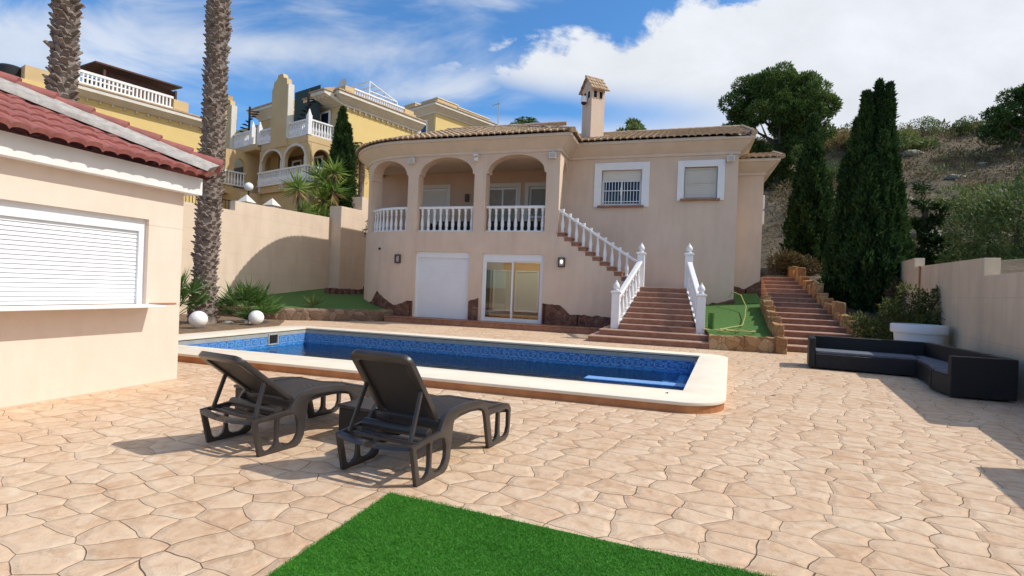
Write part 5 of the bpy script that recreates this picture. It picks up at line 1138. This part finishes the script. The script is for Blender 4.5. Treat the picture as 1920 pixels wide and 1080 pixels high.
mb = MB(); mb.hexa([(-1.0,-4.3,10.5+z),(-.95,-4.3,10.5+z),(-.95,-1.1,10.5+z),(-1.0,-1.1,10.5+z),(-1.0,-4.3,11.6+z),(-.95,-4.3,11.6+z),(-.95,-1.1,11.62+z),(-1.0,-1.1,11.62+z)]); mb.hexa([(-3.2,-4.55,10.6+z),(-3.0,-4.55,10.6+z),(-3.0,-1.0,10.6+z),(-3.2,-1.0,10.6+z),(-3.2,-4.55,11.7+z),(-3.0,-4.55,11.7+z),(-3.0,-1.0,11.75+z),(-3.2,-1.0,11.75+z)])
mb.hexa([(-3.2,-4.9,11.95+z),(-.5,-4.9,11.75+z),(-.5,-.9,11.8+z),(-3.2,-.9,12.0+z),(-3.2,-4.9,12.03+z),(-.5,-4.9,11.83+z),(-.5,-.9,11.88+z),(-3.2,-.9,12.08+z)])
for y in (-4.5,-1.2): mb.box(-.75,-.65,y,y+.1,10.3+z,11.6+z)
bd(mb, 'roof_pergola', M_BROWNROOF, h)
bd(MB().box(.2,.6,.5,1.0,10.0+z,11.0+z).box(.2,.62,.45,1.05,10.4+z,10.48+z), 'chimney', M_OCHRE, h)
tk = thing('water_tank', (-29.2,15.9,9.6), 'round black water tank on the yellow house roof above the kiosk ridge', 'water tank')
MB().lathe([(.45,0),(.5,.1),(.5,.85),(.4,.95),(.02,1.0)], (0,0,0), 20).build('tank', M_BLACK, tk, world=False, smooth=40)
# street bits beyond the wall
t = thing('street_lamp', (-18.85,19.3,3.55), 'white globe street lamp on a dark post beyond the boundary wall', 'street lamp')
MB().tube([(0,0,0),(0,0,1.85)],.04,8).build('post', M_IRON, t, world=False); MB().lathe([(.19*math.sin(math.pi*k/14)+.001, -.19*math.cos(math.pi*k/14)) for k in range(15)], (0,0,2.02), 20).build('globe', M_WHITE, t, world=False, smooth=80)
for x,y,zz,lb in ((-18.5,18.85,4.78,'cream gate pillar with a pyramid cap below the globe street lamp'),(-18.2,20.05,4.82,'cream gate pillar with a pyramid cap nearest the yuccas')):
    t = thing('gate_pillar', (x,y,3.35), lb, 'pillar', 0, 'pillars with pyramid caps beyond the wall'); MB().box(-.2,.2,-.2,.2,0,zz-3.35).build('shaft', M_CREAMTRIM, t, world=False)
    MB().add([(-.28,-.28,0),(.28,-.28,0),(.28,.28,0),(-.28,.28,0),(0,0,.36)], [(0,1,2,3),(0,1,4),(1,2,4),(2,3,4),(3,0,4)], Matrix.Translation((0,0,zz-3.35))).build('cap', M_CREAMTRIM, t, world=False)
mb = MB(); mb.beam((-20.4,17.3,5.0),(-18.7,18.6,4.75),.05,.05); mb.beam((-20.4,17.3,4.4),(-18.7,18.6,4.3),.05,.05)
for k in range(18): p = Vector((-20.4,17.3,0)).lerp(Vector((-18.7,18.6,0)),k/17); mb.tube([(p.x,p.y,3.4),(p.x,p.y,5.0-.25*k/17)],.015,4)
tag(mb.build('iron_railing', M_IRON), 'dark iron railing beyond the boundary wall beside the palm trunk', 'railing')
t = thing('roof_antenna', (-13.62,37.6,10), 'thin television antenna on a pole left of the distant palm crown', 'antenna')
MB().tube([(0,0,-3),(0,0,5.4)],.035,6).build('pole', M_METAL, t, world=False); mb = MB().tube([(-.5,0,5.1),(.1,0,5.25)],.02,5)
for k in range(5): mb.tube([(-.45+.12*k,-.25,5.1+.03*k),(-.45+.12*k,.25,5.1+.03*k)],.012,4)
mb.build('aerial', M_METAL, t, world=False)
